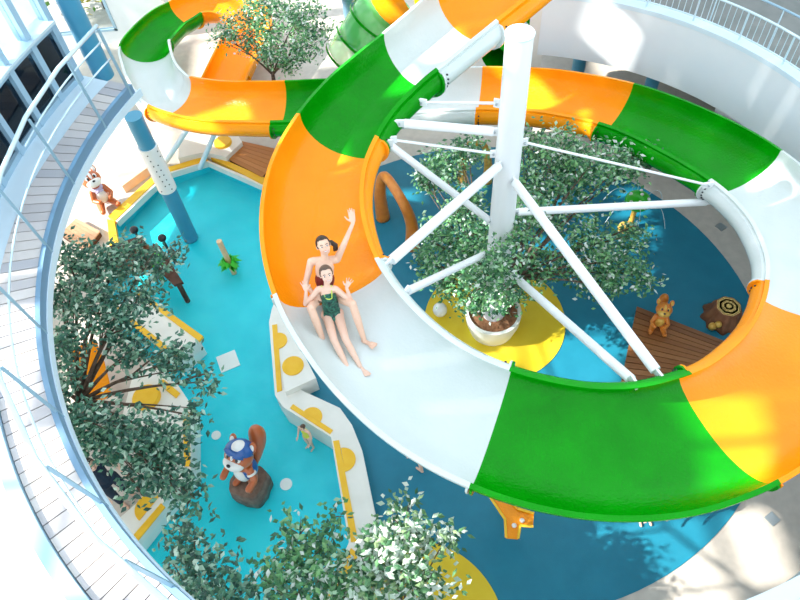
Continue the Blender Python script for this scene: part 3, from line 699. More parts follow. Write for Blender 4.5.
for k in range(7):
    th=-.4+k*.28; d=Vector((math.cos(th),math.sin(th),0)); s=Vector((-d.y,d.x,0)); 
    b.add([c,c+d*.12+s*.05+Vector((0,0,.05)),c+d*.28,c+d*.12-s*.05+Vector((0,0,.05))],[(0,1,2,3)])
b.tube([(c.x,c.y,0),c],.03,8); tag(b.build('leaf_spout','leafgreen',normals=False),'bright green leaf-shaped spout over the timber platform','spout')
# orange ramp and white bench below the left tree
t=thing('ramp_seat','orange curved ramp seat on a white base below the left tree','seat',P(95,375,0))
flat('base',[(86,402),(104,392),(118,398),(100,412)],.2,0,'curb',t)
b=MB(); pc=[P(82,345,.75),P(90,365,.55),P(95,385,.35),P(97,400,.25)]
V=[]
for p in pc:
    for s in (-.22,.22):
        for z_ in (-.05,0): V.append(p+Vector((s,s*.3,z_)))
Fc=[]
for i in range(3): q=i*4; Fc+=[(q,q+4,q+6,q+2),(q+1,q+3,q+7,q+5),(q,q+1,q+5,q+4),(q+2,q+6,q+7,q+3)]
Fc+=[(0,2,3,1),(12,13,15,14)]
b.add(V,Fc); b.build('ramp','orange',t)
# small floor drain on beige floor
for x,y,l in ((721,227,'small square drain on the beige floor by the white slide section'),(772,519,'small square drain on the sunlit beige floor at lower right')):
    c=P(x,y,0); b=MB(); b.box((c.x,c.y,.008),(.16,.16,.014),rz=.5); tag(b.build('floor_drain','metal'),l,'drain')
c=P(440,314,0.02); b=MB(); b.ell(c+Vector((0,0,.14)),(.13,.13,.15)); tag(b.build('garden_lamp','cartoonwhite',smooth=True),'white egg-shaped lamp on the yellow disc left of the planter','lamp')

# ================================================================ trees
def crv(a,bb,bend,n=6):
    a=Vector(a);bb=Vector(bb); m=(a+bb)/2+bend; return [a*(1-t)**2+m*2*t*(1-t)+bb*t*t for t in np.linspace(0,1,n)]
def tree(name,label,cat,base,fork,clusters,leafm,L,N,rt=.05,group=None,pot=None):
    """clusters: (centre, radius)"""
    t=thing(name,label,cat,base,group)
    b=MB(); base=Vector(base); fork=Vector(fork)
    if (fork-base).length>.05: b.tube(crv(base,fork,Vector((rng.uniform(-.08,.08),rng.uniform(-.08,.08),0))),[rt*(1.25-.4*i/5) for i in range(6)],10)
    tw=[]
    for c,r in clusters:
        c=Vector(c); pts=crv(fork,c,Vector((0,0,.12*(c-fork).length))); b.tube(pts,[rt*.50*(1-.8*i/5) for i in range(6)],7)
        for k in range(3):
            d=Vector(rng.normal(size=3)).normalized(); d.z=abs(d.z)*.6; e=c+d*r*.85; s=pts[rng.integers(2,6)]
            b.tube(crv(s,e,Vector((0,0,.05)),4),[rt*.22,rt*.18,rt*.12,rt*.07],5)
    b.build('trunk','bark',t,smooth=True)
    tot=sum(r**2 for _,r in clusters); V=[];Fc=[]
    for c,r in clusters:
        n=int(N*r*r/tot)
        # sprigs: small groups of leaves around twig tips
        ns=max(4,n//9)
        for s in range(ns):
            d=rng.normal(size=3); d/=np.linalg.norm(d); rad=r*rng.uniform(.25,1.0)**.55*(1+.25*math.sin(5*d[0]+3*d[1]+7*r)); sc_=Vector((d[0]*rad,d[1]*rad,d[2]*rad*.72))+Vector(c)
            for q in range(9):
                o=sc_+Vector(rng.normal(size=3))*L*.95
                a=Vector(rng.normal(size=3)); a.z=a.z*.45-.15; a.normalize(); nn=Vector((rng.normal()*.55,rng.normal()*.55,1)).normalized(); s_=a.cross(nn).normalized(); nn=s_.cross(a)
                l=L*rng.uniform(.7,1.2); wv=l*.27
                i=len(V); V+=[o,o+a*l*.42+s_*wv-nn*l*.03,o+a*l-nn*l*.10,o+a*l*.42-s_*wv-nn*l*.03,o+a*l*.5+nn*l*.05]
                Fc+=[(i,i+1,i+4),(i+1,i+2,i+4),(i+2,i+3,i+4),(i+3,i,i+4)]
    m=MB(); m.v=[tuple(v) for v in V]; m.f=Fc; m.build('foliage',leafm,t,normals=False)
    return t
def cl(l): return [(P(x,y,z),r) for x,y,z,r in l]
tree('ficus_tree','leafy green tree growing in the round planter, left side of the column','tree',(CX-.22,CY+.02,.45),(CX-.25,CY,1.3),
  cl([(443,168,1.9,.38),(425,180,1.7,.25),(468,150,2.0,.30),(462,205,2.0,.36),(440,232,1.7,.33),(430,262,1.6,.28),(468,262,1.7,.40),(488,275,2.6,.30),(505,262,2.7,.22),(480,235,2.1,.33),(450,285,1.2,.25),(470,300,1.1,.22)]),'leafA',.09,6000,.05)
tree('ficus_tree','leafy green tree in the round planter, right side of the column with the widest branches','tree',(CX+.22,CY-.02,.45),(CX+.25,CY,1.4),
  cl([(530,145,2.4,.30),(560,150,2.6,.42),(590,165,2.6,.42),(622,165,2.5,.36),(540,175,2.4,.38),(575,185,2.3,.36),(640,158,2.4,.26),(548,215,2.0,.36),(515,235,2.7,.28),(500,295,1.9,.24),(482,303,.95,.20),(502,300,1.0,.2),(530,210,2.8,.25),(540,265,1.6,.34),(590,240,1.9,.36),(615,262,1.8,.38),(600,285,1.6,.30),(632,235,1.9,.25),(640,275,1.6,.24),(520,285,1.3,.28),(570,265,1.6,.30),(515,200,2.1,.25)]),'leafA',.09,9500,.055)
b0=P(62,436,0)
tree('ficus_tree','big dark green tree beside the left gallery, over the pool edge','tree',P(95,440,0),P(80,402,1.7),
  cl([(80,262,2.6,.38),(115,262,2.6,.36),(148,262,2.4,.28),(62,295,2.6,.32),(95,300,2.7,.36),(62,345,2.7,.32),(118,322,2.5,.30),(145,300,2.3,.24),(55,385,2.7,.26),(130,352,2.3,.26),(172,362,2.2,.30),(205,382,2.1,.16),(85,425,2.6,.36),(125,438,2.4,.34),(165,438,2.2,.32),(188,415,2.1,.16),(150,465,2.2,.32),(178,482,2.1,.24),(105,440,2.3,.24),(62,420,2.7,.24),(175,252,2.2,.16),(190,500,2.0,.14),(140,490,2.2,.16),(100,265,2.9,.20)]),'leafD',.10,8200,.075)
tree('small_tree','light green tree behind the far orange and green slide run','tree',P(275,100,0),P(273,75,.8),
  cl([(270,20,2.2,.50),(300,15,2.3,.46),(240,28,2.0,.46),(305,45,1.9,.40),(275,50,1.8,.42),(320,30,2.0,.25),(222,35,1.9,.24),(260,5,2.5,.35),(290,62,1.4,.25),(250,45,1.7,.25)]),'leafA',.085,5200,.05)
tree('small_tree','dark green tree top at the bottom edge, left of the others','tree',P(215,640,0),P(200,620,1.5),
  cl([(195,545,2.2,.30),(180,575,2.3,.34),(215,575,2.2,.36),(195,600,2.4,.36),(240,592,2.2,.26),(178,525,2.0,.16),(230,615,2.4,.4)]),'leafD',.10,1300,.04)
tree('small_tree','green tree top with a few pale leaves at the bottom edge over the pool','tree',P(320,650,0),P(310,620,1.5),
  cl([(300,535,2.2,.26),(290,565,2.2,.32),(325,545,2.2,.30),(330,575,2.3,.34),(275,585,2.2,.24),(335,517,1.9,.13),(300,595,2.4,.32),(345,600,2.4,.3)]),'leafA',.10,1400,.04)
tree('small_tree','tree with cream-variegated leaves at the bottom edge over the yellow disc','tree',P(400,650,0),P(400,625,1.5),
  cl([(395,520,2.1,.18),(385,545,2.3,.30),(415,545,2.2,.28),(445,540,2.1,.18),(365,570,2.3,.28),(400,575,2.4,.32),(430,582,2.3,.26),(370,595,2.4,.3),(408,505,1.9,.10)]),'leafV',.11,1700,.04)
b=MB() 
ot=tree('outdoor_tree','yellow-green bush outside the far left window','bush',(-7.3,18.2,0),(-7.3,18.2,.8),[((-7.5,18.0,1.6),.5),((-6.8,18.2,1.2),.45),((-7.6,18.1,.8),.45),((-7.0,18.2,2.3),.5),((-8.2,18.0,2.2),.6),((-8.4,18,1.2),.6),((-7.6,18,3),.6)],'leafB',.2,1800,.04)
# ================================================================ people
def hand(mb,wr,tip,palm_n,s,side,curl=.25,spread=.22):
    """palm + four fingers + thumb; wr wrist, tip direction point, palm_n palm normal, side=+1 thumb on the +cross side"""
    wr=Vector(wr); d=(Vector(tip)-wr).normalized(); n=(palm_n-d*palm_n.dot(d)).normalized(); u=d.cross(n)*side
    L=.17*s
    mb.cap(wr,wr+d*L*.20,.019*s,.022*s,fl=.7,side=n)
    for k in range(4): 
        o=(k-1.5)*.0175*s
        mb.cap(wr+d*L*.12+u*o*.7,wr+d*L*.48+u*o,.012*s,.0115*s)
    for k,(ln,) in enumerate(((.40,),(.48,),(.45,),(.36,))):
        o=(1.5-k)*.0185*s; a=wr+d*L*.46+u*o; dd=(d+u*(1.5-k)*spread*.55).normalized(); m=a+dd*L*ln*.5; e=m+(dd+n*curl).normalized()*L*ln*.55
        mb.cap(a,m,.0085*s,.0080*s,n=8); mb.cap(m,e,.0080*s,.0066*s,n=8)
    a=wr+d*L*.14+u*.022*s; m=a+(d*.55+u*.8+n*.15).normalized()*L*.26; e=m+(d*.85+u*.5+n*.1).normalized()*L*.22
    mb.cap(a,m,.012*s,.010*s,n=8); mb.cap(m,e,.010*s,.008*s,n=8)
def foot(mb,an,toe,up,s):
    an=Vector(an); toe=Vector(toe); d=(toe-an); L=d.length; d.normalize(); side=d.cross(up).normalized()
    heel=an-up*.035*s-d*.02*s
    mb.cap(an,heel,.030*s,.028*s); mb.cap(heel,an+d*L*.6-up*.03*s,.028*s,.026*s,fl=.8,side=up)
    for k in range(5):
        o=(k-2)*.015*s; p=an+d*L*.55-up*.035*s+side*o*.8; q=an+d*L*(.98-.05*abs(k-1))-up*.035*s+side*o*1.25
        mb.cap(p,q,.014*s,.0095*s if k else .012*s,n=8)
def head_parts(mb,c,f,u,s):
    r=f.cross(u).normalized(); R=Matrix((r,f,u)).transposed()
    mb.ell(c+u*.018*s-f*.008*s,(.073*s,.092*s,.088*s),R,20,14)
    mb.ell(c-u*.040*s+f*.022*s,(.056*s,.066*s,.062*s),R,18,12)
    mb.ell(c-u*.078*s+f*.052*s,(.026*s,.024*s,.020*s),R)
    mb.ell(c-u*.012*s+f*.088*s,(.011*s,.016*s,.024*s),R); mb.ell(c-u*.026*s+f*.096*s,(.015*s,.012*s,.010*s),R)
    for q in (-1,1):
        mb.ell(c+r*q*.074*s-u*.005*s-f*.01*s,(.010*s,.018*s,.028*s),R); mb.ell(c+r*q*.036*s-u*.026*s+f*.058*s,(.024*s,.02*s,.02*s),R)
    return r,R
def face(body,c,f,u,s,smile=True):
    r,R=head_parts(MB(),c,f,u,s)
    for q in (-1,1):
        b=MB(); b.ell(c+r*q*.029*s+u*.008*s+f*.083*s,(.014*s,.006*s,.0075*s),R,12,8); e=b.build('eye','eyewhite',body,smooth=True)
        b=MB(); b.ell(c+r*q*.029*s+u*.008*s+f*.088*s,(.0075*s,.004*s,.0075*s),R,10,6); b.build('iris','eyes',e,smooth=True)
        b=MB(); b.tube([c+r*q*(.015+.014*k)*s+u*(.026+.005*math.sin(k*PI/2))*s+f*(.091-.005*k)*s for k in (0,1,2)],.0035*s,6); b.build('eyebrow','hairdark',body)
    b=MB(); b.tube([c+r*x*s-u*(.050-.35*abs(x)**1.2*.9)*s+f*(.092-abs(x)*.35)*s for x in (-.026,-.015,0,.015,.026)],[.003*s,.006*s,.0075*s,.006*s,.003*s],8); m=b.build('mouth','lips',body,smooth=True)
    if smile:
        b=MB(); b.tube([c+r*x*s-u*(.048-.35*abs(x)**1.2*.9)*s+f*(.0965-abs(x)*.35)*s for x in (-.018,-.009,0,.009,.018)],.004*s,8); b.build('teeth','teeth',m,smooth=True)
def hair(body,c,f,u,s,m,low=-.35,tail=None,part=.35):
    r=f.cross(u).normalized(); R=Matrix((r,f,u)).transposed()
    def keep(q): return (q.z>low and q.y<.38) or (q.z>.50+.3*max(0,q.y-.2))
    b=MB(); b.ell(c+u*.020*s-f*.010*s,(.081*s,.101*s,.096*s),R,40,26,keep)
    o=b.build('hair',m,body,smooth=True); md=o.modifiers.new('t','SOLIDIFY'); md.thickness=.010*s; md.offset=-1
    if tail:
        b=MB(); b.tube([c-f*.085*s+u*.0*s]+[Vector(t) for t in tail],[.028*s]+[.03*s]*(len(tail)-1)+[.012*s],10); b.build('ponytail',m,o,smooth=True)
    return o
UP=Vector((0,0,1))
def W3(d,off=0): return {k:P(v[0],v[1],v[2]+off) for k,v in d.items()}
SN=Vector((.0,.0,1))
# ---- mother
OFF=-.19
J=W3(dict(pel=(325,293,4.28),neck=(324.5,260,4.74),head=(323.5,245.5,4.88),sL=(311,261.5,4.67),sR=(337,259.5,4.67),eL=(305.5,284,4.50),hand=(324,299,4.44),hw=(315,296,4.45),eR=(344.5,243,4.88),wR=(353,223,5.05),tR=(351,211,5.14),
 hL=(319,295,4.25),hR=(332,293,4.25),kL=(311,308,4.47),kR=(352.5,304,4.47),aL=(323.5,341,4.10),tL=(321,353,4.08),aR=(364.5,341,4.08),tRf=(376,347,4.13)),OFF)
mo=thing('person','woman with dark tied-back hair sitting behind the girl on the slide, one arm raised','person',J['pel'])
b=MB(); S_=.86
b.cap(J['pel'],J['pel'].lerp(J['neck'],.40),.125*S_,.105*S_,fl=.8,side=Vector((0,1,.3)))
b.cap(J['hL'],J['hR'],.095*S_,.095*S_)
b.cap(J['pel'].lerp(J['neck'],.35),J['pel'].lerp(J['neck'],.78),.105*S_,.125*S_,fl=.72,side=Vector((0,1,.3)))
b.cap(J['sL'].lerp(J['neck'],.15),J['sR'].lerp(J['neck'],.15),.055*S_,.055*S_)
b.cap(J['neck']-UP*.06,J['head']-UP*.02,.052*S_,.045*S_)
for s,e,w_ in (('sL','eL','hw'),('sR','eR','wR')):
    b.cap(J[s],J[e],.050*S_,.038*S_); b.cap(J[e],J[w_],.037*S_,.024*S_)
camd=Vector((0,0,H))
fmo=((camd-J['head']).normalized()+Vector((.15,-.25,-.1))).normalized(); umo=(UP-fmo*UP.dot(fmo)).normalized()
hand(b,J['wR'],J['tR'],(camd-J['wR']).normalized(),1.0,-1,spread=.1)
hand(b,J['hw'],J['hand'],Vector((0,.4,-1)),.95,-1,curl=.15,spread=.15)
for h,k,a,t in (('hL','kL','aL','tL'),('hR','kR','aR','tRf')):
    b.cap(J[h],J[k],.083*S_,.056*S_); b.cap(J[k],J[k].lerp(J[a],.4),.053*S_,.053*S_); b.cap(J[k].lerp(J[a],.4),J[a],.053*S_,.032*S_)
    foot(b,J[a],J[t],(UP*.8+Vector((.1,-.5,0))).normalized(),.95)
head_parts(b,J['head'],fmo,umo,1.0)
mb_=remesh(b,'body','skin',mo,.0048,3)
face(mb_,J['head'],fmo,umo,1.0)
rr=fmo.cross(umo)
hair(mb_,J['head'],fmo,umo,1.0,'hairdark',tail=[J['head']+Vector(v) for v in ((.085,.05,-.02),(.125,.03,-.05),(.12,.02,-.10),(.10,.02,-.13))])
b=MB(); b.cap(J['pel'].lerp(J['neck'],.36),J['pel'].lerp(J['neck'],.47),.128*S_,.130*S_,fl=.76,side=Vector((0,1,.3)))
remesh(b,'bikini_top','redsuit',mo,.006,2)
b=MB(); b.cap(J['hL'].lerp(J['hR'],.1),J['hR'].lerp(J['hL'],.1),.099*S_,.099*S_); remesh(b,'bikini_bottom','redsuit',mo,.006,2)
# ---- girl
G=W3(dict(pel=(332,312,4.22),chest=(328,295,4.47),neck=(326.5,286,4.62),head=(326.5,274.5,4.77),sL=(318,289.5,4.57),sR=(336,289,4.57),eL=(305.5,304,4.42),eR=(351,301,4.42),wL=(306,291,4.58),wR=(346.5,287.5,4.58),tL=(303,279,4.70),tR=(351,277,4.70),
 hL=(327,315,4.20),hR=(338,314,4.20),kL=(334,340,4.19),kR=(345.5,339,4.19),aL=(348,368.5,4.03),aR=(360,366,4.03),tfL=(351.5,379,4.05),tfR=(369,375.5,4.05)),OFF)
gi=thing('person','girl in a dark green leafy swimsuit sitting on the slide with both hands raised','person',G['pel'])
b=MB(); s=.80
ax=(G['neck']-G['pel']).normalized(); fr=Vector((.1,-.75,.6)); fr=(fr-ax*fr.dot(ax)).normalized()
b.cap(G['hL'],G['hR'],.072,.072); b.cap(G['pel'],G['chest'],.092,.085,fl=.72,side=fr)
b.cap(G['pel'].lerp(G['neck'],.5),G['neck']-ax*.07,.088,.080,fl=.7,side=fr)
b.cap(G['sL'].lerp(G['neck'],.15),G['sR'].lerp(G['neck'],.15),.036,.036)
b.cap(G['neck']-UP*.03,G['head']-UP*.01,.034,.032)
for a_,e,w_,t,sd in (('sL','eL','wL','tL',1),('sR','eR','wR','tR',-1)):
    b.cap(G[a_],G[e],.034,.027); b.cap(G[e],G[w_],.027,.018)
    hand(b,G[w_],G[t],((camd-G[w_]).normalized()+Vector((0,-.4,0))).normalized(),.80,sd*1,curl=.12,spread=.42)
for h,k,a_,t in (('hL','kL','aL','tfL'),('hR','kR','aR','tfR')):
    b.cap(G[h],G[k],.062,.043); b.cap(G[k],G[k].lerp(G[a_],.4),.041,.040); b.cap(G[k].lerp(G[a_],.4),G[a_],.040,.025)
    foot(b,G[a_],G[t],(UP*.9+Vector((.1,-.3,0))).normalized(),.80)
fg=((camd-G['head']).normalized()+Vector((.1,-.35,-.15))).normalized(); ug=(UP-fg*UP.dot(fg)).normalized()
head_parts(b,G['head'],fg,ug,.94)
gb=remesh(b,'body','skinf',gi,.0045,3)
face(gb,G['head'],fg,ug,.94)
hair(gb,G['head'],fg,ug,.94,'hairmid',low=-.2)
b=MB(); b.cap(G['hL'].lerp(G['hR'],.06),G['hR'].lerp(G['hL'],.06),.076,.076); b.cap(G['pel'],G['chest'],.098,.090,fl=.76,side=fr); b.cap(G['pel'].lerp(G['neck'],.5),G['neck']-ax*.095,.093,.080,fl=.76,side=fr)
b.cap(G['pel'],G['pel']+Vector((.02,-.09,-.01)),.05,.035)
su=remesh(b,'swimsuit','suit',gi,.005,3)
for a_ in ('sL','sR'):
    c=G['neck'].lerp(G[a_],.55); lo=G['pel'].lerp(G['neck'],.72)+(G[a_]-G['neck'])*.35+fr*.058
    b=MB(); b.tube(crv(lo,c+ax*.028-fr*.01,fr*.035+ax*.02,7),.0065,8); b.build('strap','strap',su,smooth=True)
b=MB(); lo1=G['pel'].lerp(G['neck'],.72)+(G['sL']-G['neck'])*.35+fr*.06; lo2=G['pel'].lerp(G['neck'],.72)+(G['sR']-G['neck'])*.35+fr*.06
b.tube(crv(lo1,lo2,fr*.025-ax*.01,7),.006,8); b.build('neck_trim','strap',su,smooth=True)
# ---- generic small standing figure
def stander(label,base,h,yaw,skinm,hairm,suitm,trous=None,arms='down',rz=0):
    t=thing('person',label,'person',base); s=h/1.7; R=Matrix.Rotation(yaw,3,'Z')
    q=lambda x,y,z: Vector(base)+R@Vector((x*h,y*h,z*h))
    b=MB()
    for sg in (-1,1):
        b.cap(q(.055*sg,0,.50),q(.06*sg,.01,.28),.080*s,.055*s); b.cap(q(.06*sg,.01,.28),q(.06*sg,-.01,.05),.055*s,.036*s)
        b.cap(q(.06*sg,-.02,.022),q(.065*sg,.075,.018),.034*s,.03*s)
        if arms=='down': b.cap(q(.115*sg,0,.80),q(.15*sg,.02,.63),.048*s,.038*s); b.cap(q(.15*sg,.02,.63),q(.14*sg,.10,.50),.036*s,.026*s); hw,ht=q(.14*sg,.10,.50),q(.135*sg,.16,.45)
        elif arms=='out': b.cap(q(.115*sg,0,.80),q(.22*sg,.10,.74),.048*s,.038*s); b.cap(q(.22*sg,.10,.74),q(.24*sg,.22,.80),.036*s,.026*s); hw,ht=q(.24*sg,.22,.80),q(.25*sg,.28,.84)
        hand(b,hw,ht,R@Vector((0,0,1)),s,sg)
    b.cap(q(0,0,.53),q(0,.005,.62),.115*s,.10*s,fl=.75,side=R@Vector((0,1,0))); b.cap(q(0,0,.62),q(0,0,.75),.10*s,.125*s,fl=.7,side=R@Vector((0,1,0)))
    b.cap(q(-.085,0,.805),q(.085,0,.805),.05*s,.05*s); b.cap(q(0,0,.80),q(0,.01,.90),.048*s,.045*s)
    hc=q(0,.015,.925); f=R@Vector((0,1,.15)).normalized(); u=R@Vector((0,-.15,1)).normalized(); head_parts(b,hc,f,u,s*1.02)
    bd=remesh(b,'body',skinm,t,.009,2); face(bd,hc,f,u,s*1.02,False); hair(bd,hc,f,u,s*1.05,hairm)
    b=MB(); b.cap(q(0,0,.55),q(0,.005,.62),.125*s,.11*s,fl=.8,side=R@Vector((0,1,0))); b.cap(q(0,0,.62),q(0,0,.745),.11*s,.133*s,fl=.75,side=R@Vector((0,1,0)))
    if trous:
        for sg in (-1,1): b.cap(q(.105*sg,0,.80),q(.14*sg,.01,.70),.058*s,.05*s)
        b.cap(q(-.08,0,.80),q(.08,0,.80),.056*s,.056*s)
    remesh(b,'shirt' if trous else 'swimsuit',suitm,t,.009,2)
    if trous:
        b=MB(); b.cap(q(-.03,0,.52),q(.03,0,.52),.115*s,.115*s,fl=1)
        for sg in (-1,1): b.cap(q(.055*sg,0,.50),q(.06*sg,.01,.28),.09*s,.068*s); b.cap(q(.06*sg,.01,.28),q(.06*sg,-.01,.07),.067*s,.055*s)
        remesh(b,'trousers',trous,t,.009,2)
    return t
yel=mat('yellow_swimwear',(.75,.72,.08),.5,.3)
stander('small child in yellow swimwear wading in the pool below the white and yellow curb',P(311,447,-.30),.86,PI*.8,'skinf','hairmid',yel)
stander('person in dark clothes standing under the left tree beside the gallery',P(128,499,0),1.60,-2.2,'skin','hairdark','darkcloth','darkcloth')
# a bather on the blue floor, seen only below the rim of the slide
def bather(label,px,py,h,yaw,suitm): stander(label,P(px,py,0.012),h,yaw,'skin','hairdark',suitm)
bather('bather mostly hidden under the white slide section, one foot showing',424,468,1.15,.8,'redsuit')
bather('bather mostly hidden under the green slide section at lower right',644,520,1.15,PI,'darkcloth')

# ================================================================ squirrel figures
def squirrel(name,label,base,h,yaw,cap=False,tailup=True,seated=False,stump=False,body='cartoonbrown',tilt=35):
    t=thing(name,label,'figure',base); R=Matrix.Rotation(yaw,3,'Z'); bz=Vector(base)
    TL=Matrix.Rotation(math.radians(tilt),3,'X'); Rh=R@TL
    def q(x,y,z):
        v=Vector((x,y,z))
        if z>.56: v=TL@(v-Vector((0,0,.60)))+Vector((0,.0,.60))
        return bz+R@(v*h)
    def E(c,r): m.ell(q(*c),tuple(v*h for v in r),Rh if c[2]>.56 else R,20,14)
    m=MB(); E((0,-.02,.30),(.17,.15,.24)); E((0,.01,.47),(.10,.10,.10))
    for sg in (-1,1):
        if seated: m.cap(q(.10*sg,.02,.10),q(.17*sg,.27,.09),.085*h,.06*h); m.cap(q(.17*sg,.27,.07),q(.18*sg,.33,.13),.055*h,.05*h)
        else: m.cap(q(.09*sg,.02,.15),q(.10*sg,.05,.05),.085*h,.065*h); m.cap(q(.10*sg,.02,.04),q(.12*sg,.17,.035),.05*h,.045*h)
        e=q(.22*sg,.08,.33) if cap else q(.20*sg,.12,.32); m.cap(q(.13*sg,.02,.46),e,.055*h,.045*h); m.cap(e,q(.21*sg,.22,.30) if cap else q(.12*sg,.26,.33),.045*h,.05*h)
    E((0,.03,.70),(.20,.18,.175))
    bd=remesh(m,'body',body,t,.012*max(h,.8),3)
    def part(nm,mt,c,r,par=bd): 
        global _; m_=MB(); m_.ell(q(*c),tuple(v*h for v in r),Rh if c[2]>.56 else R,18,12); return m_.build(nm,mt,par,smooth=True)
    wm='cartoonwhite' if body=='cartoonbrown' else 'gold'
    part('muzzle',wm,(0,.13,.635),(.155,.12,.10)); part('nose','black',(0,.255,.665),(.030,.022,.022)); part('belly',wm,(0,.085,.30),(.115,.075,.17))
    part('blaze',wm,(0,.135,.77),(.035,.09,.09))
    for sg in (-1,1):
        ey=part('eye',wm,(.075*sg,.165,.745),(.042,.03,.055)); part('pupil','black',(.07*sg,.192,.745),(.022,.012,.033),ey)
        er=part('ear',body,(.155*sg,-.02,.87),(.055,.03,.085)); part('inner_ear',wm,(.155*sg,.005,.87),(.035,.012,.058),er)
    m=MB(); N=9; pts=[bz+R@(Vector((0,-.14-.20*math.sin(i/8*PI*.75)-.12*i/8,.10+.70*(i/8)))*h) for i in range(N)]
    if not tailup: pts=[q(.05,-.12-.3*i/8,.06+.04*math.sin(i)) for i in range(N)]
    m.tube(pts,[h*v for v in (.04,.07,.09,.105,.115,.12,.115,.09,.03)],14); m.build('tail',body,t,smooth=True)
    if cap:
        m_=MB(); m_.ell(q(0,.02,.745),(.215*h,.20*h,.185*h),Rh,32,20,lambda v:v.z>.30-.25*v.y+.1); c_=m_.build('cap','cartoonblue',t,smooth=True); md=c_.modifiers.new('s','SOLIDIFY'); md.thickness=.012*h
        m_=MB(); m_.ell(q(0,.17,.83),(.15*h,.08*h,.018*h),Rh); m_.build('brim','cartoonblue',c_,smooth=True)
        m_=MB(); m_.ell(q(0,.06,.865),(.10*h,.12*h,.075*h),Rh,24,14,lambda v:v.z>.0); m_.build('front_panel',wm,c_,smooth=True)
        m_=MB(); m_.ell(q(0,-.02,.32),(.178*h,.160*h,.19*h),R,28,18,lambda v:abs(v.z)<.9 and v.z>-.8); m_.build('waistcoat','cartoonblue',t,smooth=True)
        for sg in (-1,1): m_=MB(); m_.tube([q(.16*sg,.035,.42),q(.175*sg,.045,.40)],[.068*h,.070*h],14); m_.build('cuff',wm,t,smooth=True)
    else:
        if body=='cartoonbrown':
            m_=MB(); m_.lathe(q(0,.0,.50),[(.12*h,-.03*h),(.135*h,0),(.11*h,.035*h)],20); m_.build('neckerchief','lilac',t,smooth=True)
            m_=MB()
            for sg in (-1,1): m_.ell(q(.045*sg,.15,.49),(.045*h,.02*h,.025*h),R)
            m_.build('bow','lilac',t,smooth=True)
    return t
q0=P(254,490,-.3)
st=thing('tree_stump','dark grey-brown stump standing in the pool under the capped squirrel figure','tree stump',q0)
b=MB(); b.lathe(q0,[(.30,0),(.31,.2),(.29,.42),(.27,.46),(.0,.47)],36,jag=lambda k,z:1+.07*math.sin(k*PI*2/36*4)+.03*math.sin(k*PI*2/36*9)); b.build('bark',mat('grey_brown_bark',(.12,.07,.05),.6,.3,noise=(9,(.24,.16,.12),.8),bump=(14,.5)),st,smooth=True)
squirrel('squirrel_figure','cartoon squirrel figure in a blue cap and waistcoat standing on the stump in the pool',P(250,477,.16),1.12,2.6,cap=True)
squirrel('squirrel_figure','seated brown and white squirrel figure with a lilac bow beside the far left pool corner',P(106,204,.05),1.0,-2.5,seated=True,tailup=False)
squirrel('squirrel_figure','amber-brown resin squirrel figure sitting on the corner of the brown timber deck',P(657,326,.25),.68,2.8,seated=True,tailup=True,body='amber')

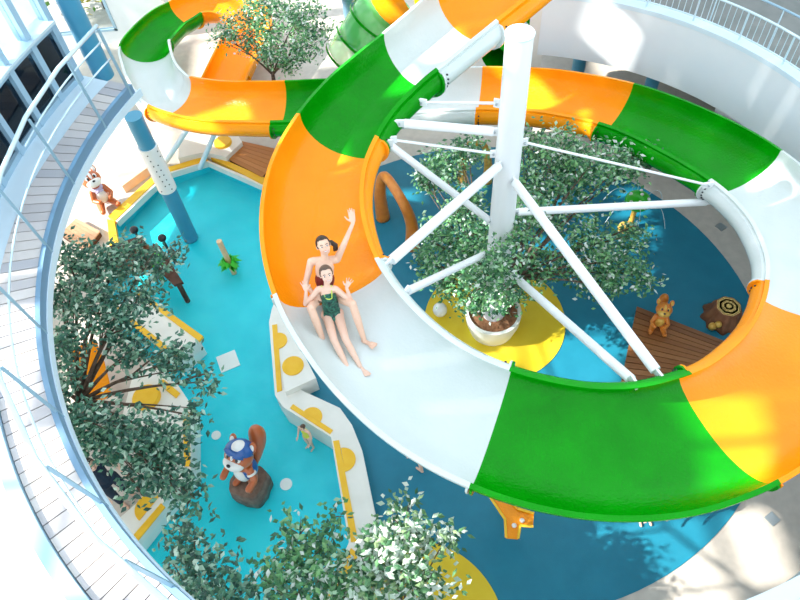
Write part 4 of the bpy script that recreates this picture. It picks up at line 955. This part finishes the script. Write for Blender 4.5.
# ================================================================ unseen roof added to shape sunlight: bays opened so patches land on LIT areas
def roof():
    Z=11.8; BX,BY=.75,.55
    LIT=[[(575,290),(642,288),(632,322),(615,392),(560,382),(548,360),(562,330)],[(440,332),(470,345),(500,343),(560,336),(545,374),(500,364)],[(470,296),(497,296),(495,342),(470,336)],
     [(600,525),(690,515),(738,508),(705,545),(640,577),(600,548)],[(690,560),(760,493),(800,478),(800,562),(740,600),(640,600)],
     [(690,410),(740,405),(800,465),(760,484),(700,450)],[(655,400),(690,380),(688,410)],
     [(55,240),(60,200),(130,120),(240,108),(262,160),(205,160),(110,215),(60,262)],[(126,242),(138,205),(195,198),(172,238)],[(85,345),(190,360),(190,472),(120,552),(90,540)],
     [(385,38),(450,0),(482,33),(405,84)],[(312,228),(338,228),(338,262),(312,262)],
     [(0,385),(18,385),(50,440),(190,600),(0,600)],[(0,330),(30,330),(35,368),(5,375)],[(45,240),(40,298),(8,300),(30,230)],[(70,128),(95,98),(112,120),(60,200),(48,190)],
     [(588,0),(618,0),(634,34),(606,46)],[(610,33),(658,78),(630,84),(606,56)],[(535,82),(562,104),(528,104)],[(562,90),(578,112),(548,112)],
     [(506,28),(534,28),(530,110),(508,110)],[(525,125),(600,135),(600,185),(525,180)],[(560,245),(625,225),(645,290),(570,302)],[(212,0),(332,0),(325,70),(215,60)],
     [(85,232),(180,232),(165,275),(75,285)],[(370,495),(465,495),(465,592),(340,600)],[(300,530),(332,600),(270,600)],
     [(678,352),(710,348),(726,366),(690,378)],[(300,0),(420,0),(360,60),(300,60)],[(100,0),(210,0),(140,60)],[(0,0),(90,0),(80,60),(0,150)],[(150,345),(210,360),(215,390),(150,390)]]
    def ins(x,y,poly):
        c=False
        for i in range(len(poly)):
            a=poly[i]; b=poly[i-1]
            if (a[1]>y)!=(b[1]>y) and x<(b[0]-a[0])*(y-a[1])/(b[1]-a[1])+a[0]: c=not c
        return c
    bpy.context.view_layer.update(); dg=bpy.context.evaluated_depsgraph_get()
    pan=MB(); bars=MB(); X0,X1,Y0,Y1=-27,0,-4,20; I0,I1,J0,J1=[math.floor(v) for v in (X0/BX,X1/BX,Y0/BY,Y1/BY)]
    for i in range(I0,I1):
        for j in range(J0,J1):
            c=((i+.5)*BX,(j+.5)*BY); k=0
            for dx,dy in ((0,0),(.25,.2),(-.25,.2),(.25,-.2),(-.25,-.2)):
                o=Vector((c[0]+dx,c[1]+dy,Z)); hit=sc.ray_cast(dg,o,SD); n_=0
                while hit[0] and n_<12 and (hit[4].name.split('.')[0] in ('upper_pane','lower_pane','pane','pool_water','foliage','tube')): hit=sc.ray_cast(dg,hit[1]+SD*.01,SD); n_+=1
                if not hit[0]: k+=1; continue
                p=hit[1]; q=RM.T@np.array([p.x,p.y,p.z-H])
                if q[2]<=.1: continue
                x,y=400+F*q[0]/q[2],300+F*q[1]/q[2]
                if any(ins(x,y,g) for g in LIT) or x<-10 or (x<0 and y<0): k+=1
            if k<2: pan.box((c[0],c[1],Z),(BX-.01,BY-.01,.02))
    for i in range(I0,I1+1,3): bars.box((i*BX,(Y0+Y1)/2,Z-.06),(.10,Y1-Y0,.1))
    for j in range(J0,J1+1,3): bars.box(((X0+X1)/2,j*BY,Z-.065),(X1-X0,.10,.1))
    struct('unseen_ceiling',pan,'sunmaskpanel',label='unseen translucent panels with bays left open to shape the sun patches'); struct('unseen_ceiling',bars,'white_paint',label='white steel roof grid')
roof()
